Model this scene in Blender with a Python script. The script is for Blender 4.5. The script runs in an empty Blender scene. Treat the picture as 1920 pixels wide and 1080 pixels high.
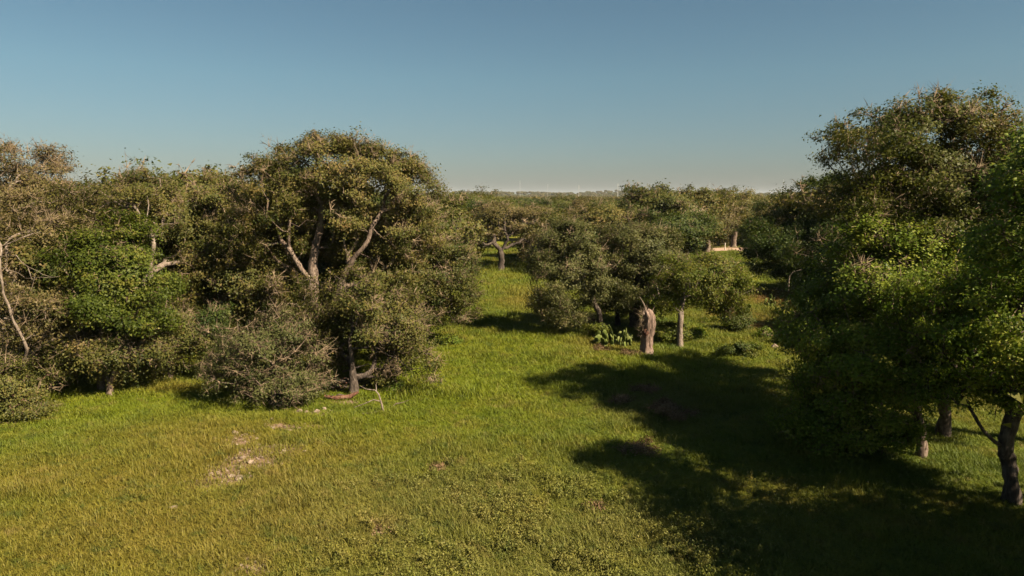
import bpy, math, random
import numpy as np
from mathutils import Vector

# ------------------------------------------------------------------ camera, sky, sun, exposure
scene = bpy.context.scene
COL = scene.collection
CAM_H, FPX, PITCH = 9.0, 1300.0, math.radians(7.54)

cam_data = bpy.data.cameras.new('camera')
cam = bpy.data.objects.new('camera', cam_data)
COL.objects.link(cam)
cam.location = (0, 0, CAM_H)
cam.rotation_euler = (math.pi / 2 - PITCH, 0, 0)
cam_data.sensor_width = 36.0
cam_data.lens = 36.0 * FPX / 1920.0
cam_data.clip_start = 0.1
cam_data.clip_end = 30000
scene.camera = cam

SUN_EL = math.radians(41.0)
SUN_AZ = math.atan2(0.83, -0.56)            # from the right, a little behind the camera
world = bpy.data.worlds.new('World')
scene.world = world
world.use_nodes = True
wn = world.node_tree
wn.nodes.clear()
sky = wn.nodes.new('ShaderNodeTexSky')
sky.sky_type = 'NISHITA'
sky.sun_disc = False
sky.sun_elevation = SUN_EL
sky.sun_rotation = SUN_AZ
sky.altitude = 300
sky.air_density = 1.0
sky.dust_density = 1.0
sky.ozone_density = 1.0
tintn = wn.nodes.new('ShaderNodeMix'); tintn.data_type = 'RGBA'; tintn.blend_type = 'MULTIPLY'
tintn.inputs['Factor'].default_value = 1.0
tintn.inputs['B'].default_value = (0.375, 0.455, 0.425, 1)
bg = wn.nodes.new('ShaderNodeBackground')
bg.inputs['Strength'].default_value = 0.05
wo = wn.nodes.new('ShaderNodeOutputWorld')
wn.links.new(sky.outputs[0], tintn.inputs['A'])
wtc = wn.nodes.new('ShaderNodeTexCoord'); wsx = wn.nodes.new('ShaderNodeSeparateXYZ')
wn.links.new(wtc.outputs['Generated'], wsx.inputs[0])
wr = wn.nodes.new('ShaderNodeValToRGB')                 # dusty band of air above the horizon
wr.color_ramp.elements[0].position = 0.0; wr.color_ramp.elements[0].color = (0.81, 0.70, 0.83, 1)
wr.color_ramp.elements[1].position = 0.16; wr.color_ramp.elements[1].color = (1, 1, 1, 1)
wn.links.new(wsx.outputs['Z'], wr.inputs[0])
dustm = wn.nodes.new('ShaderNodeMix'); dustm.data_type = 'RGBA'; dustm.blend_type = 'MULTIPLY'
dustm.inputs['Factor'].default_value = 1.0
wn.links.new(tintn.outputs['Result'], dustm.inputs['A']); wn.links.new(wr.outputs[0], dustm.inputs['B'])
wn.links.new(dustm.outputs['Result'], bg.inputs['Color'])
wn.links.new(bg.outputs[0], wo.inputs['Surface'])

sun_data = bpy.data.lights.new('sun', 'SUN')
sun_data.energy = 4.8
sun_data.angle = math.radians(0.55)
sun_data.color = (1.0, 0.83, 0.62)
sun = bpy.data.objects.new('sun', sun_data)
COL.objects.link(sun)
SUN_DIR = Vector((math.sin(SUN_AZ) * math.cos(SUN_EL), math.cos(SUN_AZ) * math.cos(SUN_EL), math.sin(SUN_EL)))
sun.rotation_euler = SUN_DIR.to_track_quat('Z', 'Y').to_euler()

scene.view_settings.view_transform = 'Standard'
scene.view_settings.look = 'None'
scene.view_settings.gamma = 1.0
scene.view_settings.exposure = 1.8
scene.view_settings.use_curve_mapping = False
scene.render.engine = 'CYCLES'
scene.cycles.max_bounces = 6
scene.cycles.diffuse_bounces = 3
scene.cycles.transmission_bounces = 3
scene.cycles.transparent_max_bounces = 4
scene.cycles.volume_bounces = 0
scene.cycles.use_denoising = True
scene.cycles.denoiser = 'OPENIMAGEDENOISE'
scene.cycles.denoising_input_passes = 'RGB_ALBEDO_NORMAL'

# ------------------------------------------------------------------ small helpers
def W(px, py, Y):
    """world point at depth Y seen at photo pixel (px, py)"""
    u, v = (px - 960) / FPX, (540 - py) / FPX
    dy = math.cos(PITCH) + v * math.sin(PITCH)
    dz = -math.sin(PITCH) + v * math.cos(PITCH)
    t = Y / dy
    return np.array([u * t, Y, CAM_H + dz * t])

def ground_h(x, y):
    x = np.asarray(x, float); y = np.asarray(y, float)
    return (0.10 * np.sin(x * 0.21 + 0.7) * np.cos(y * 0.17) + 0.06 * np.sin(x * 0.53 + y * 0.31)
            + 0.03 * np.sin(x * 1.3 - y * 0.9 + 1.0))

def G(px, py):
    """ground point under photo pixel"""
    u, v = (px - 960) / FPX, (540 - py) / FPX
    dy = math.cos(PITCH) + v * math.sin(PITCH)
    dz = -math.sin(PITCH) + v * math.cos(PITCH)
    t = CAM_H / -dz
    x, y = u * t, dy * t
    return np.array([x, y, float(ground_h(x, y))])

def GY(px, Y):
    x = (px - 960) / FPX * Y * (1 / math.cos(PITCH)) * 1.0
    # exact: solve for the ray hitting the ground at depth Y
    dyv = lambda v: (math.cos(PITCH) + v * math.sin(PITCH), -math.sin(PITCH) + v * math.cos(PITCH))
    k = CAM_H / Y
    v = (math.sin(PITCH) - k * math.cos(PITCH)) / (math.cos(PITCH) + k * math.sin(PITCH))
    dy, dz = dyv(v)
    t = Y / dy
    x = (px - 960) / FPX * t
    return np.array([x, Y, float(ground_h(x, Y))])

def tag(o, label=None, cat=None, group=None, kind=None):
    if label: o['label'] = label
    if cat: o['category'] = cat
    if group: o['group'] = group
    if kind: o['kind'] = kind
    return o

def empty(name, loc, rz=0.0, scale=1.0):
    o = bpy.data.objects.new(name, None)
    o.empty_display_size = 0.3
    COL.objects.link(o)
    o.location = loc
    o.rotation_euler = (0, 0, rz)
    o.scale = (scale,) * 3
    return o

def np_mesh(name, verts, faces, k, mat, attr=None, smooth=False):
    """faces: (n,k) index array"""
    verts = np.ascontiguousarray(verts, dtype=np.float32)
    faces = np.ascontiguousarray(faces, dtype=np.int32)
    me = bpy.data.meshes.new(name)
    me.vertices.add(len(verts)); me.vertices.foreach_set('co', verts.ravel())
    n = len(faces)
    me.loops.add(n * k); me.loops.foreach_set('vertex_index', faces.ravel())
    me.polygons.add(n)
    me.polygons.foreach_set('loop_start', np.arange(0, n * k, k, dtype=np.int32))
    me.polygons.foreach_set('loop_total', np.full(n, k, dtype=np.int32))
    if smooth:
        me.polygons.foreach_set('use_smooth', np.ones(n, dtype=bool))
    if attr is not None:
        a = me.attributes.new('tint', 'FLOAT', 'POINT')
        a.data.foreach_set('value', np.ascontiguousarray(attr, dtype=np.float32))
    if mat is not None:
        me.materials.append(mat)
    me.update(calc_edges=True)
    return me

def add_obj(name, me, parent=None, loc=None):
    o = bpy.data.objects.new(name, me)
    COL.objects.link(o)
    if parent is not None: o.parent = parent
    if loc is not None: o.location = loc
    return o

def norm(a):
    return a / np.maximum(np.linalg.norm(a, axis=-1, keepdims=True), 1e-9)

# ------------------------------------------------------------------ materials
def new_mat(name):
    m = bpy.data.materials.new(name)
    m.use_nodes = True
    nt = m.node_tree
    nt.nodes.clear()
    return m, nt

def ramp(nt, fac, stops):
    r = nt.nodes.new('ShaderNodeValToRGB')
    els = r.color_ramp.elements
    while len(els) < len(stops): els.new(0.5)
    for e, (p, c) in zip(els, stops):
        e.position = p; e.color = (*c, 1)
    nt.links.new(fac, r.inputs[0])
    return r.outputs[0]

def math_n(nt, op, a, b=None, c=None, clamp=False):
    n = nt.nodes.new('ShaderNodeMath'); n.operation = op; n.use_clamp = clamp
    for i, v in enumerate((a, b, c)):
        if v is None: continue
        if isinstance(v, (int, float)): n.inputs[i].default_value = v
        else: nt.links.new(v, n.inputs[i])
    return n.outputs[0]

def noise_n(nt, vec, scale, detail=3, rough=0.55, dist=0.0):
    n = nt.nodes.new('ShaderNodeTexNoise')
    n.inputs['Scale'].default_value = scale
    n.inputs['Detail'].default_value = detail
    n.inputs['Roughness'].default_value = rough
    n.inputs['Distortion'].default_value = dist
    if vec is not None: nt.links.new(vec, n.inputs['Vector'])
    return n

def mixc(nt, fac, a, b, blend='MIX'):
    n = nt.nodes.new('ShaderNodeMix'); n.data_type = 'RGBA'; n.blend_type = blend
    for sock, v in (('Factor', fac), ('A', a), ('B', b)):
        if isinstance(v, (int, float)): n.inputs[sock].default_value = v
        elif isinstance(v, tuple): n.inputs[sock].default_value = (*v, 1)
        else: nt.links.new(v, n.inputs[sock])
    return n.outputs['Result']

def leaf_mat(name, stops, trans=0.35, patch=0.5, var=0.22, gloss=0.12):
    m, nt = new_mat(name)
    at = nt.nodes.new('ShaderNodeAttribute'); at.attribute_name = 'tint'
    geo = nt.nodes.new('ShaderNodeNewGeometry')
    oi = nt.nodes.new('ShaderNodeObjectInfo')
    nz = noise_n(nt, geo.outputs['Position'], 0.55, 2)
    f = math_n(nt, 'ADD', at.outputs['Fac'], math_n(nt, 'MULTIPLY', math_n(nt, 'SUBTRACT', nz.outputs[0], 0.5), patch))
    f = math_n(nt, 'ADD', f, math_n(nt, 'MULTIPLY', math_n(nt, 'SUBTRACT', oi.outputs['Random'], 0.5), var))
    c = ramp(nt, f, stops)
    p = nt.nodes.new('ShaderNodeBsdfPrincipled')
    p.inputs['Roughness'].default_value = 0.5
    p.inputs['Specular IOR Level'].default_value = gloss
    nt.links.new(c, p.inputs['Base Color'])
    tr = nt.nodes.new('ShaderNodeBsdfTranslucent')
    nt.links.new(mixc(nt, 1.0, c, (1.0, 1.05, 0.6), 'MULTIPLY'), tr.inputs['Color'])
    mx = nt.nodes.new('ShaderNodeMixShader'); mx.inputs[0].default_value = trans
    nt.links.new(p.outputs[0], mx.inputs[1]); nt.links.new(tr.outputs[0], mx.inputs[2])
    out = nt.nodes.new('ShaderNodeOutputMaterial')
    nt.links.new(mx.outputs[0], out.inputs['Surface'])
    return m

def bark_mat(name, c0, c1, c2, scale=2.5):
    m, nt = new_mat(name)
    tc = nt.nodes.new('ShaderNodeTexCoord')
    mp = nt.nodes.new('ShaderNodeMapping'); mp.inputs['Scale'].default_value = (1, 1, 0.3)
    nt.links.new(tc.outputs['Object'], mp.inputs['Vector'])
    n1 = noise_n(nt, mp.outputs[0], scale * 4, 5, 0.65)
    n2 = noise_n(nt, tc.outputs['Object'], scale * 0.4, 3)
    f = math_n(nt, 'ADD', math_n(nt, 'MULTIPLY', n1.outputs[0], 0.6), math_n(nt, 'MULTIPLY', n2.outputs[0], 0.4))
    c = ramp(nt, f, [(0.40, c0), (0.5, c1), (0.60, c2)])
    p = nt.nodes.new('ShaderNodeBsdfPrincipled')
    p.inputs['Roughness'].default_value = 0.9
    p.inputs['Specular IOR Level'].default_value = 0.15
    nt.links.new(c, p.inputs['Base Color'])
    b = nt.nodes.new('ShaderNodeBump'); b.inputs['Strength'].default_value = 1.0; b.inputs['Distance'].default_value = 0.08
    nt.links.new(n1.outputs[0], b.inputs['Height']); nt.links.new(b.outputs[0], p.inputs['Normal'])
    out = nt.nodes.new('ShaderNodeOutputMaterial')
    nt.links.new(p.outputs[0], out.inputs['Surface'])
    return m

M = {}
M['olive'] = leaf_mat('live oak foliage', [(0.0, (0.034, 0.047, 0.011)), (0.35, (0.071, 0.077, 0.018)), (0.65, (0.112, 0.101, 0.026)), (1.0, (0.178, 0.125, 0.047))])
M['brown'] = leaf_mat('dry oak foliage', [(0.0, (0.036, 0.041, 0.012)), (0.35, (0.074, 0.069, 0.020)), (0.65, (0.118, 0.095, 0.035)), (1.0, (0.168, 0.125, 0.056))])
M['green'] = leaf_mat('fresh green foliage', [(0.0, (0.044, 0.077, 0.010)), (0.4, (0.097, 0.142, 0.017)), (0.7, (0.174, 0.202, 0.028)), (1.0, (0.251, 0.243, 0.048))], trans=0.35)
M['dark'] = leaf_mat('dark oak foliage', [(0.0, (0.022, 0.039, 0.010)), (0.4, (0.044, 0.064, 0.013)), (0.7, (0.078, 0.091, 0.020)), (1.0, (0.124, 0.117, 0.033))])
M['silver'] = leaf_mat('grey green foliage', [(0.0, (0.038, 0.048, 0.015)), (0.4, (0.071, 0.078, 0.025)), (0.7, (0.101, 0.105, 0.036)), (1.0, (0.143, 0.128, 0.053))])
M['vivid'] = leaf_mat('vivid green foliage', [(0.0, (0.028, 0.044, 0.007)), (0.4, (0.070, 0.092, 0.013)), (0.7, (0.114, 0.124, 0.019)), (1.0, (0.166, 0.144, 0.032))], trans=0.38)
M['cedar'] = leaf_mat('cedar foliage', [(0.0, (0.033, 0.041, 0.009)), (0.4, (0.069, 0.073, 0.016)), (0.7, (0.112, 0.097, 0.025)), (1.0, (0.163, 0.115, 0.051))], trans=0.15)
M['mixed'] = leaf_mat('yellow green foliage', [(0.0, (0.034, 0.046, 0.009)), (0.4, (0.070, 0.078, 0.015)), (0.7, (0.105, 0.100, 0.022)), (1.0, (0.15, 0.125, 0.036))])
M['bark'] = bark_mat('oak bark', (0.055, 0.040, 0.030), (0.12, 0.088, 0.066), (0.20, 0.155, 0.12))
M['pale_bark'] = bark_mat('pale bark', (0.090, 0.069, 0.052), (0.162, 0.129, 0.100), (0.234, 0.193, 0.157))
M['dark_bark'] = bark_mat('dark bark', (0.025, 0.020, 0.016), (0.055, 0.043, 0.034), (0.11, 0.088, 0.07))
M['twig'] = bark_mat('lichen twigs', (0.078, 0.057, 0.035), (0.144, 0.106, 0.065), (0.222, 0.169, 0.111), 1.0)
M['red_wood'] = bark_mat('rotting wood', (0.050, 0.024, 0.016), (0.130, 0.064, 0.040), (0.202, 0.120, 0.088))

# ------------------------------------------------------------------ tree growing
LEAF_MUL, DENS_MUL, LEAF_S = 2.05, 1.3, 0.75
def skin_chains(pos, parent, rad, rmin, rng, flare=None):
    """tubes round the chains of nodes thicker than rmin -> verts, quads"""
    n = len(pos)
    kids = [[] for _ in range(n)]
    for i in range(n):
        if parent[i] >= 0: kids[parent[i]].append(i)
    V, F = [], []
    nv = 0
    starts = [(i, -1) for i in range(n) if parent[i] < 0]
    while starts:
        i, p = starts.pop()
        chain = [p, i] if p >= 0 else [i]
        cur = i
        while kids[cur]:
            ks = sorted(kids[cur], key=lambda k: -rad[k])
            for k in ks[1:]:
                if rad[k] >= rmin: starts.append((k, cur))
            if rad[ks[0]] < rmin: break
            cur = ks[0]; chain.append(cur)
        if len(chain) < 2: continue
        pts = pos[chain]; rr = rad[chain].copy()
        if p >= 0: rr[0] = min(rad[p], rr[1] * 1.25)
        # smooth resample
        if rr.max() > 0.05 and len(pts) > 2:
            tt = np.arange(len(pts)); t2 = np.linspace(0, len(pts) - 1, 2 * len(pts) - 1)
            q = np.stack([np.interp(t2, tt, pts[:, c]) for c in range(3)], 1)
            q[1:-1] = 0.25 * q[:-2] + 0.5 * q[1:-1] + 0.25 * q[2:]
            rr = np.interp(t2, tt, rr); pts = q
        k = 9 if rr.max() > 0.12 else (5 if rr.max() > 0.045 else 3)
        tan = norm(np.gradient(pts, axis=0))
        ref = np.array([0.31, 0.17, 0.93]) if abs(tan[0, 2]) < 0.9 else np.array([1.0, 0.1, 0.05])
        a = norm(np.cross(tan, ref)); b = np.cross(tan, a)
        ang = np.linspace(0, 2 * np.pi, k, endpoint=False)
        wob = 1 + (rng.normal(0, 0.10, (len(pts), k)) if k >= 5 else 0)
        ring = pts[:, None, :] + (rr[:, None] * wob)[..., None] * (np.cos(ang)[None, :, None] * a[:, None, :] + np.sin(ang)[None, :, None] * b[:, None, :])
        m = len(pts)
        V.append(ring.reshape(-1, 3))
        idx = nv + np.arange(m * k).reshape(m, k)
        r0, r1 = idx[:-1], idx[1:]
        F.append(np.stack([r0, np.roll(r0, -1, 1), np.roll(r1, -1, 1), r1], -1).reshape(-1, 4))
        nv += m * k
    if not V: return np.zeros((0, 3)), np.zeros((0, 4), int)
    return np.concatenate(V), np.concatenate(F)

def cones(p, d, ln, r, rng):
    """thin three sided spikes: twigs"""
    n = len(p)
    ref = norm(rng.normal(size=(n, 3)))
    a = norm(np.cross(d, ref)); b = np.cross(d, a)
    vs = np.empty((n, 4, 3))
    for i, an in enumerate((0, 2.094, 4.189)):
        vs[:, i] = p + r[:, None] * (math.cos(an) * a + math.sin(an) * b)
    vs[:, 3] = p + d * ln[:, None]
    o = 4 * np.arange(n)[:, None]
    f = np.concatenate([o + np.array([[0, 1, 3]]), o + np.array([[1, 2, 3]]), o + np.array([[2, 0, 3]])])
    return vs.reshape(-1, 3), f

def leaf_tris(c, nrm, size, rng):
    n = len(c)
    t = norm(np.cross(nrm, norm(rng.normal(size=(n, 3)))))
    b = np.cross(nrm, t)
    s = size[:, None]
    v = np.empty((n, 3, 3))
    v[:, 0] = c + t * s * 0.75
    v[:, 1] = c - t * s * 0.35 + b * s * 0.48
    v[:, 2] = c - t * s * 0.35 - b * s * 0.48
    return v.reshape(-1, 3), np.arange(3 * n).reshape(n, 3)

def grow_tree(limbs, lobes, R, seed, dens=3.0, leaves=50, leaf=0.11, sig=0.24, dead=0.2, twigs=5, bf=0.3,
              hollow=0.6, clear=True, flat=0.6, twig_r=0.014, tip_r=0.012, droop=0.0, clear_r=0.5, tw=1.0):
    """limbs: polylines (first starts at the base), lobes: (centre, radii). Everything relative to the base."""
    rng = np.random.default_rng(seed)
    pos, par = [], []
    for li, L in enumerate(limbs):
        L = [np.asarray(q, float) for q in L]
        if li == 0:
            pos.append(L[0]); par.append(-1); prev = 0
        else:
            P = np.array(pos); d = np.linalg.norm(P - L[0], axis=1)
            prev = int(np.argmin(d))
            L = [pos[prev]] + (L if d[prev] > 0.35 else L[1:])
        for q0, q1 in zip(L[:-1], L[1:]):
            ln = np.linalg.norm(q1 - q0); k = max(1, int(round(ln / 0.45)))
            for j in range(1, k + 1):
                q = q0 + (q1 - q0) * j / k + rng.normal(0, 0.06 if k > 1 and j < k else 0.0, 3)
                pos.append(q); par.append(prev); prev = len(pos) - 1
    n_limb = len(pos)
    limb_pts = np.array(pos)
    T = []
    for c, r in lobes:
        c = np.asarray(c, float); r = np.asarray(r, float)
        a, b, cc = r ** 1.6
        area = 4 * math.pi * ((a * b + a * cc + b * cc) / 3) ** (1 / 1.6)
        n = max(6, int(area * dens * DENS_MUL))
        d = norm(rng.normal(size=(n, 3)))
        ph = rng.uniform(0, 6.28, 3)
        bump = 1 + 0.13 * np.sin(d[:, 0] * 4 + ph[0]) * np.sin(d[:, 1] * 4 + ph[1]) + 0.08 * np.sin(d[:, 2] * 7 + ph[2])
        rr = (1 - hollow * rng.random(n) ** 1.8) * bump * (1 + np.where(rng.random(n) < 0.12, rng.uniform(0, 0.36, n), 0))
        # most twigs gather in clumps on the lobe, with gaps between them
        K = max(4, int(area / 2.6 * (0.25 / sig) ** 1.2))
        cd = norm(rng.normal(size=(K, 3)))
        cc_ = cd * (0.72 + 0.38 * rng.random(K))[:, None]
        sel = rng.integers(0, K, n)
        rm = float(np.mean(r))
        cs = (0.42 * min(1.0, 1.6 / rm) * rng.uniform(0.55, 1.2, K))[sel]
        q_ = cc_[sel] + rng.normal(size=(n, 3)) * (cs / 1.9)[:, None] * np.array([1, 1, .75])
        ln_ = np.linalg.norm(q_, axis=1)
        inc = rng.random(n) < 0.76
        d = np.where(inc[:, None], q_ / np.maximum(ln_, 1e-6)[:, None], d)
        rr = np.where(inc, np.clip(ln_, 0.1, 1.36), rr)
        T.append(c + d * r * rr[:, None])
    T = np.concatenate(T)
    T = T[T[:, 2] > 0.35]
    if clear and len(limbs) > 0:
        keep = np.ones(len(T), bool)
        for q in limb_pts:
            if q[2] < 0.3: continue
            m = (np.hypot(T[:, 0] - q[0], T[:, 2] - q[2]) < clear_r) & (T[:, 1] < q[1] + 0.4)
            keep &= ~m
        T = T[keep]
    # greedy spanning tree with a path-length term
    nT = len(T)
    P = np.array(pos); par_l = list(par)
    pl = np.zeros(len(P))
    for i in range(1, len(P)):
        pl[i] = pl[par[i]] + np.linalg.norm(P[i] - P[par[i]])
    up = P[:, 2] > min(0.8, 0.3 * P[:, 2].max() + 0.1)
    D = np.linalg.norm(T[:, None, :] - P[None, :, :], axis=2) + bf * pl[None, :] + np.where(up, 0, 50)[None, :]
    best = D.argmin(1); cost = D[np.arange(nT), best]
    pos = [p for p in P]; pls = list(pl)
    alive = np.ones(nT, bool)
    tip_of = np.zeros(nT, int)
    for _ in range(nT):
        ci = np.where(alive, cost, 1e9).argmin()
        alive[ci] = False
        b = int(best[ci]); q0 = pos[b]; q1 = T[ci]
        ln = np.linalg.norm(q1 - q0)
        k = 1 if ln < 0.7 else min(6, int(ln / 0.5))
        prev = b; newp = []
        bend = rng.normal(0, 0.10 * ln, 3) * np.array([1, 1, 0.7])
        for j in range(1, k + 1):
            f = j / k
            q = q0 + (q1 - q0) * f + bend * math.sin(math.pi * f)
            if j < k: q = q + rng.normal(0, 0.05, 3)
            pos.append(q); par_l.append(prev)
            pls.append(pls[prev] + np.linalg.norm(q - pos[prev]))
            prev = len(pos) - 1
            newp.append(prev)
        tip_of[ci] = prev
        for i in newp:
            dd = np.linalg.norm(T - pos[i], axis=1) + bf * pls[i]
            u = dd < cost
            cost[u] = dd[u]; best[u] = i
    pos = np.array(pos); par = np.array(par_l)
    n = len(pos)
    cnt = np.zeros(n)
    hask = np.zeros(n, bool); hask[par[par >= 0]] = True
    cnt[~hask] = 1
    for i in range(n - 1, 0, -1): cnt[par[i]] += cnt[i]
    e = max(1.6, math.log(max(cnt[0], 3)) / math.log(max(R / tip_r, 2)))
    rad = tip_r * np.maximum(cnt, 1) ** (1 / e)
    # base flare
    low = pos[:, 2] < 0.6
    rad = np.where(low & (np.arange(n) < n_limb), rad * (1 + 0.45 * np.clip(0.6 - pos[:, 2], 0, 0.6) / 0.6), rad)
    # dead and live tips
    isdead = rng.random(nT) < dead * 0.5
    cl = rng.normal(size=(max(2, nT // 60), 3)); cl = T[rng.integers(0, nT, len(cl))]
    ncl = int(round(len(cl) * dead)) if dead > 0.05 else 0
    for c in cl[:ncl]:
        isdead |= (np.linalg.norm((T - c) * np.array([1, 1, 1.3]), axis=1) < rng.uniform(0.35, 0.8)) & (rng.random(nT) < 0.75)
    live = T[~isdead]; dd_ = T[isdead]
    ctr = np.mean(T, axis=0)
    # leaves
    nl = len(live)
    cntl = rng.poisson(leaves * LEAF_MUL, nl)
    idx = np.repeat(np.arange(nl), cntl)
    sub = live[idx] + 0
    sg = sig * rng.uniform(0.7, 1.3, nl)[idx]
    off = rng.normal(size=(len(idx), 3)) * sg[:, None] * np.array([1, 1, flat])
    off[:, 2] -= droop * np.abs(rng.normal(size=len(idx))) * sg
    c = sub + off
    outw0 = norm(live - ctr); outw = outw0[idx]
    lob = norm(c - (live - outw0 * 0.9)[idx])
    nrm = norm(rng.normal(size=(len(idx), 3)) * 0.52 + np.array([0, 0, 0.45]) + outw * 0.5 + lob * 0.5)
    size = leaf * LEAF_S * rng.uniform(0.6, 1.35, len(idx))
    LV, LF = leaf_tris(c, nrm, size, rng)
    tint = np.clip(rng.normal(0.45, 0.17, nl)[idx] + rng.normal(0, 0.10, len(idx)), 0, 1)
    tint = np.repeat(tint, 3)
    # twigs
    def fan(p, k, lmin, lmax, r):
        i = np.repeat(np.arange(len(p)), k)
        o = norm(p - ctr)[i]
        d = norm(rng.normal(size=(len(i), 3)) + 0.5 * o + np.array([0, 0, 0.15 - droop * 0.6]))
        ln = rng.uniform(lmin, lmax, len(i))
        return p[i] - d * 0.05, d, ln, np.full(len(i), r) * rng.uniform(0.7, 1.4, len(i))
    parts = [fan(live, twigs, 0.2 * tw, 0.55 * tw, twig_r)]
    if len(dd_):
        a = fan(dd_, 7, 0.35 * tw, 0.9 * tw, twig_r * 1.25); parts.append(a)
        sp, sd, sl, sr = a
        t = rng.uniform(0.3, 0.9, len(sp))
        p2 = np.repeat(sp + sd * (sl * t)[:, None], 2, 0)
        d2 = norm(np.repeat(sd, 2, 0) + rng.normal(0, 0.9, (len(p2), 3)))
        parts.append((p2, d2, rng.uniform(0.15, 0.4, len(p2)), np.repeat(sr * 0.7, 2)))
    p, d, ln, r = [np.concatenate(q) for q in zip(*parts)]
    TV, TF = cones(p, d, ln, r, rng)
    BV, BF = skin_chains(pos, par, rad, 0.0, rng)
    # split stout wood from thin
    return BV, BF, TV, TF, LV, LF, tint

def finish_tree(name, data, base, label, cat, group, leafm, barkm, twigm='twig', rz=0, scale=1.0):
    BV, BF, TV, TF, LV, LF, tint = data
    root = empty(name, tuple(base), rz, scale)
    tag(root, label, cat, group)
    trunk = add_obj('trunk', np_mesh('trunk', BV, BF, 4, M[barkm], smooth=True), root)
    tw = add_obj('twigs', np_mesh('twigs', TV, TF, 3, M[twigm]), trunk)
    add_obj('crown', np_mesh('crown', LV, LF, 3, M[leafm], tint), root)
    return root

def copy_tree(src, loc, rz, scale, label, group):
    r = src.copy(); COL.objects.link(r)
    r.location = loc; r.rotation_euler = (0, 0, rz); r.scale = scale if isinstance(scale, tuple) else (scale,) * 3
    r['label'] = label
    if group: r['group'] = group
    for ch in src.children:
        c = ch.copy(); COL.objects.link(c); c.parent = r
        for g in ch.children:
            d = g.copy(); COL.objects.link(d); d.parent = c
    return r

def hero(name, label, group, base_px, Y, lobes, R, leafm, barkm='bark', limbs=None, seed=1, twigm='twig', cat='tree', **kw):
    base = GY(base_px, Y)
    L = []
    for (px, py, y, rx, rz, dep) in lobes:
        L.append((W(px, py, y) - base, (rx * y / FPX, dep, rz * y / FPX)))
    top = max(c[2] + r[2] for c, r in L)
    if limbs is None:
        rng = random.Random(seed)
        mx = np.mean([c for c, r in L], axis=0)
        h = 0.45 * top
        limbs = [[(0, 0, -0.15), (rng.uniform(-.1, .1), rng.uniform(-.1, .1), h * .4),
                  (mx[0] * .25 + rng.uniform(-.2, .2), mx[1] * .25, h * .75), (mx[0] * .45, mx[1] * .45, h)]]
        kw.setdefault('clear', False)
    else:
        limbs = [[W(*q) - base for q in l] for l in limbs]
        limbs[0][0] = np.array([0, 0, -0.15])
    data = grow_tree(limbs, L, R, seed, **kw)
    return finish_tree(name, data, base, label, cat, group, leafm, barkm, twigm)

# ------------------------------------------------------------------ meadow colour, shared by soil and grass
# patches of their own colour: (px, py, radius x m, radius y m, which)
DRY = [(200, 1010, 7, 3.5), (420, 830, 4.5, 3), (120, 900, 5, 2.5), (1440, 565, 3.6, 7), (1400, 600, 3, 3), (1490, 620, 3, 4), (470, 870, 4, 3.5), (1130, 650, 2.2, 2.2), (330, 730, 2.0, 1.0), (1000, 560, 3, 6)]
LUSH = [(880, 720, 5.0, 7.0), (760, 700, 3.5, 6), (960, 640, 4, 9), (230, 760, 6, 2.5), (640, 790, 5, 1.2), (1230, 700, 4, 4), (830, 660, 3, 5)]
RUST = [(1445, 560, 2.6, 5.0), (1430, 552, 3.4, 4.0), (1412, 610, 1.6, 1.4), (1480, 632, 1.4, 1.6), (1370, 590, 1.6, 2.0)]
SAGE = [(760, 960, 7, 4.5), (1100, 1010, 6, 3), (620, 1000, 3, 2), (1250, 760, 3, 3), (1000, 1060, 5, 1)]
BARE = [(462, 868, 1.35, 1.7), (425, 905, 1.2, 0.9), (500, 850, 1.0, 0.9), (455, 828, 0.9, 0.8), (545, 800, 1.2, 0.35), (600, 772, 1.1, 0.35), (470, 1075, 0.9, 0.25),
        (1455, 580, 1.3, 1.2), (1510, 606, 0.9, 0.7), (20, 790, 0.9, 0.5), (640, 752, 1.0, 0.4), (1345, 461, 4.5, 7)]

def blob_field(nt, pos, wob, blobs):
    acc = None
    for (px, py, rx, ry) in blobs:
        g = G(px, py)
        vm = nt.nodes.new('ShaderNodeVectorMath'); vm.operation = 'SUBTRACT'
        nt.links.new(pos, vm.inputs[0]); vm.inputs[1].default_value = (g[0], g[1], 0)
        vs = nt.nodes.new('ShaderNodeVectorMath'); vs.operation = 'MULTIPLY'
        nt.links.new(vm.outputs[0], vs.inputs[0]); vs.inputs[1].default_value = (1 / rx, 1 / ry, 0)
        ln = nt.nodes.new('ShaderNodeVectorMath'); ln.operation = 'LENGTH'
        nt.links.new(vs.outputs[0], ln.inputs[0])
        v = math_n(nt, 'SUBTRACT', 1.35, math_n(nt, 'ADD', ln.outputs['Value'], wob), clamp=True)
        acc = v if acc is None else math_n(nt, 'MAXIMUM', acc, v)
    return acc

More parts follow.
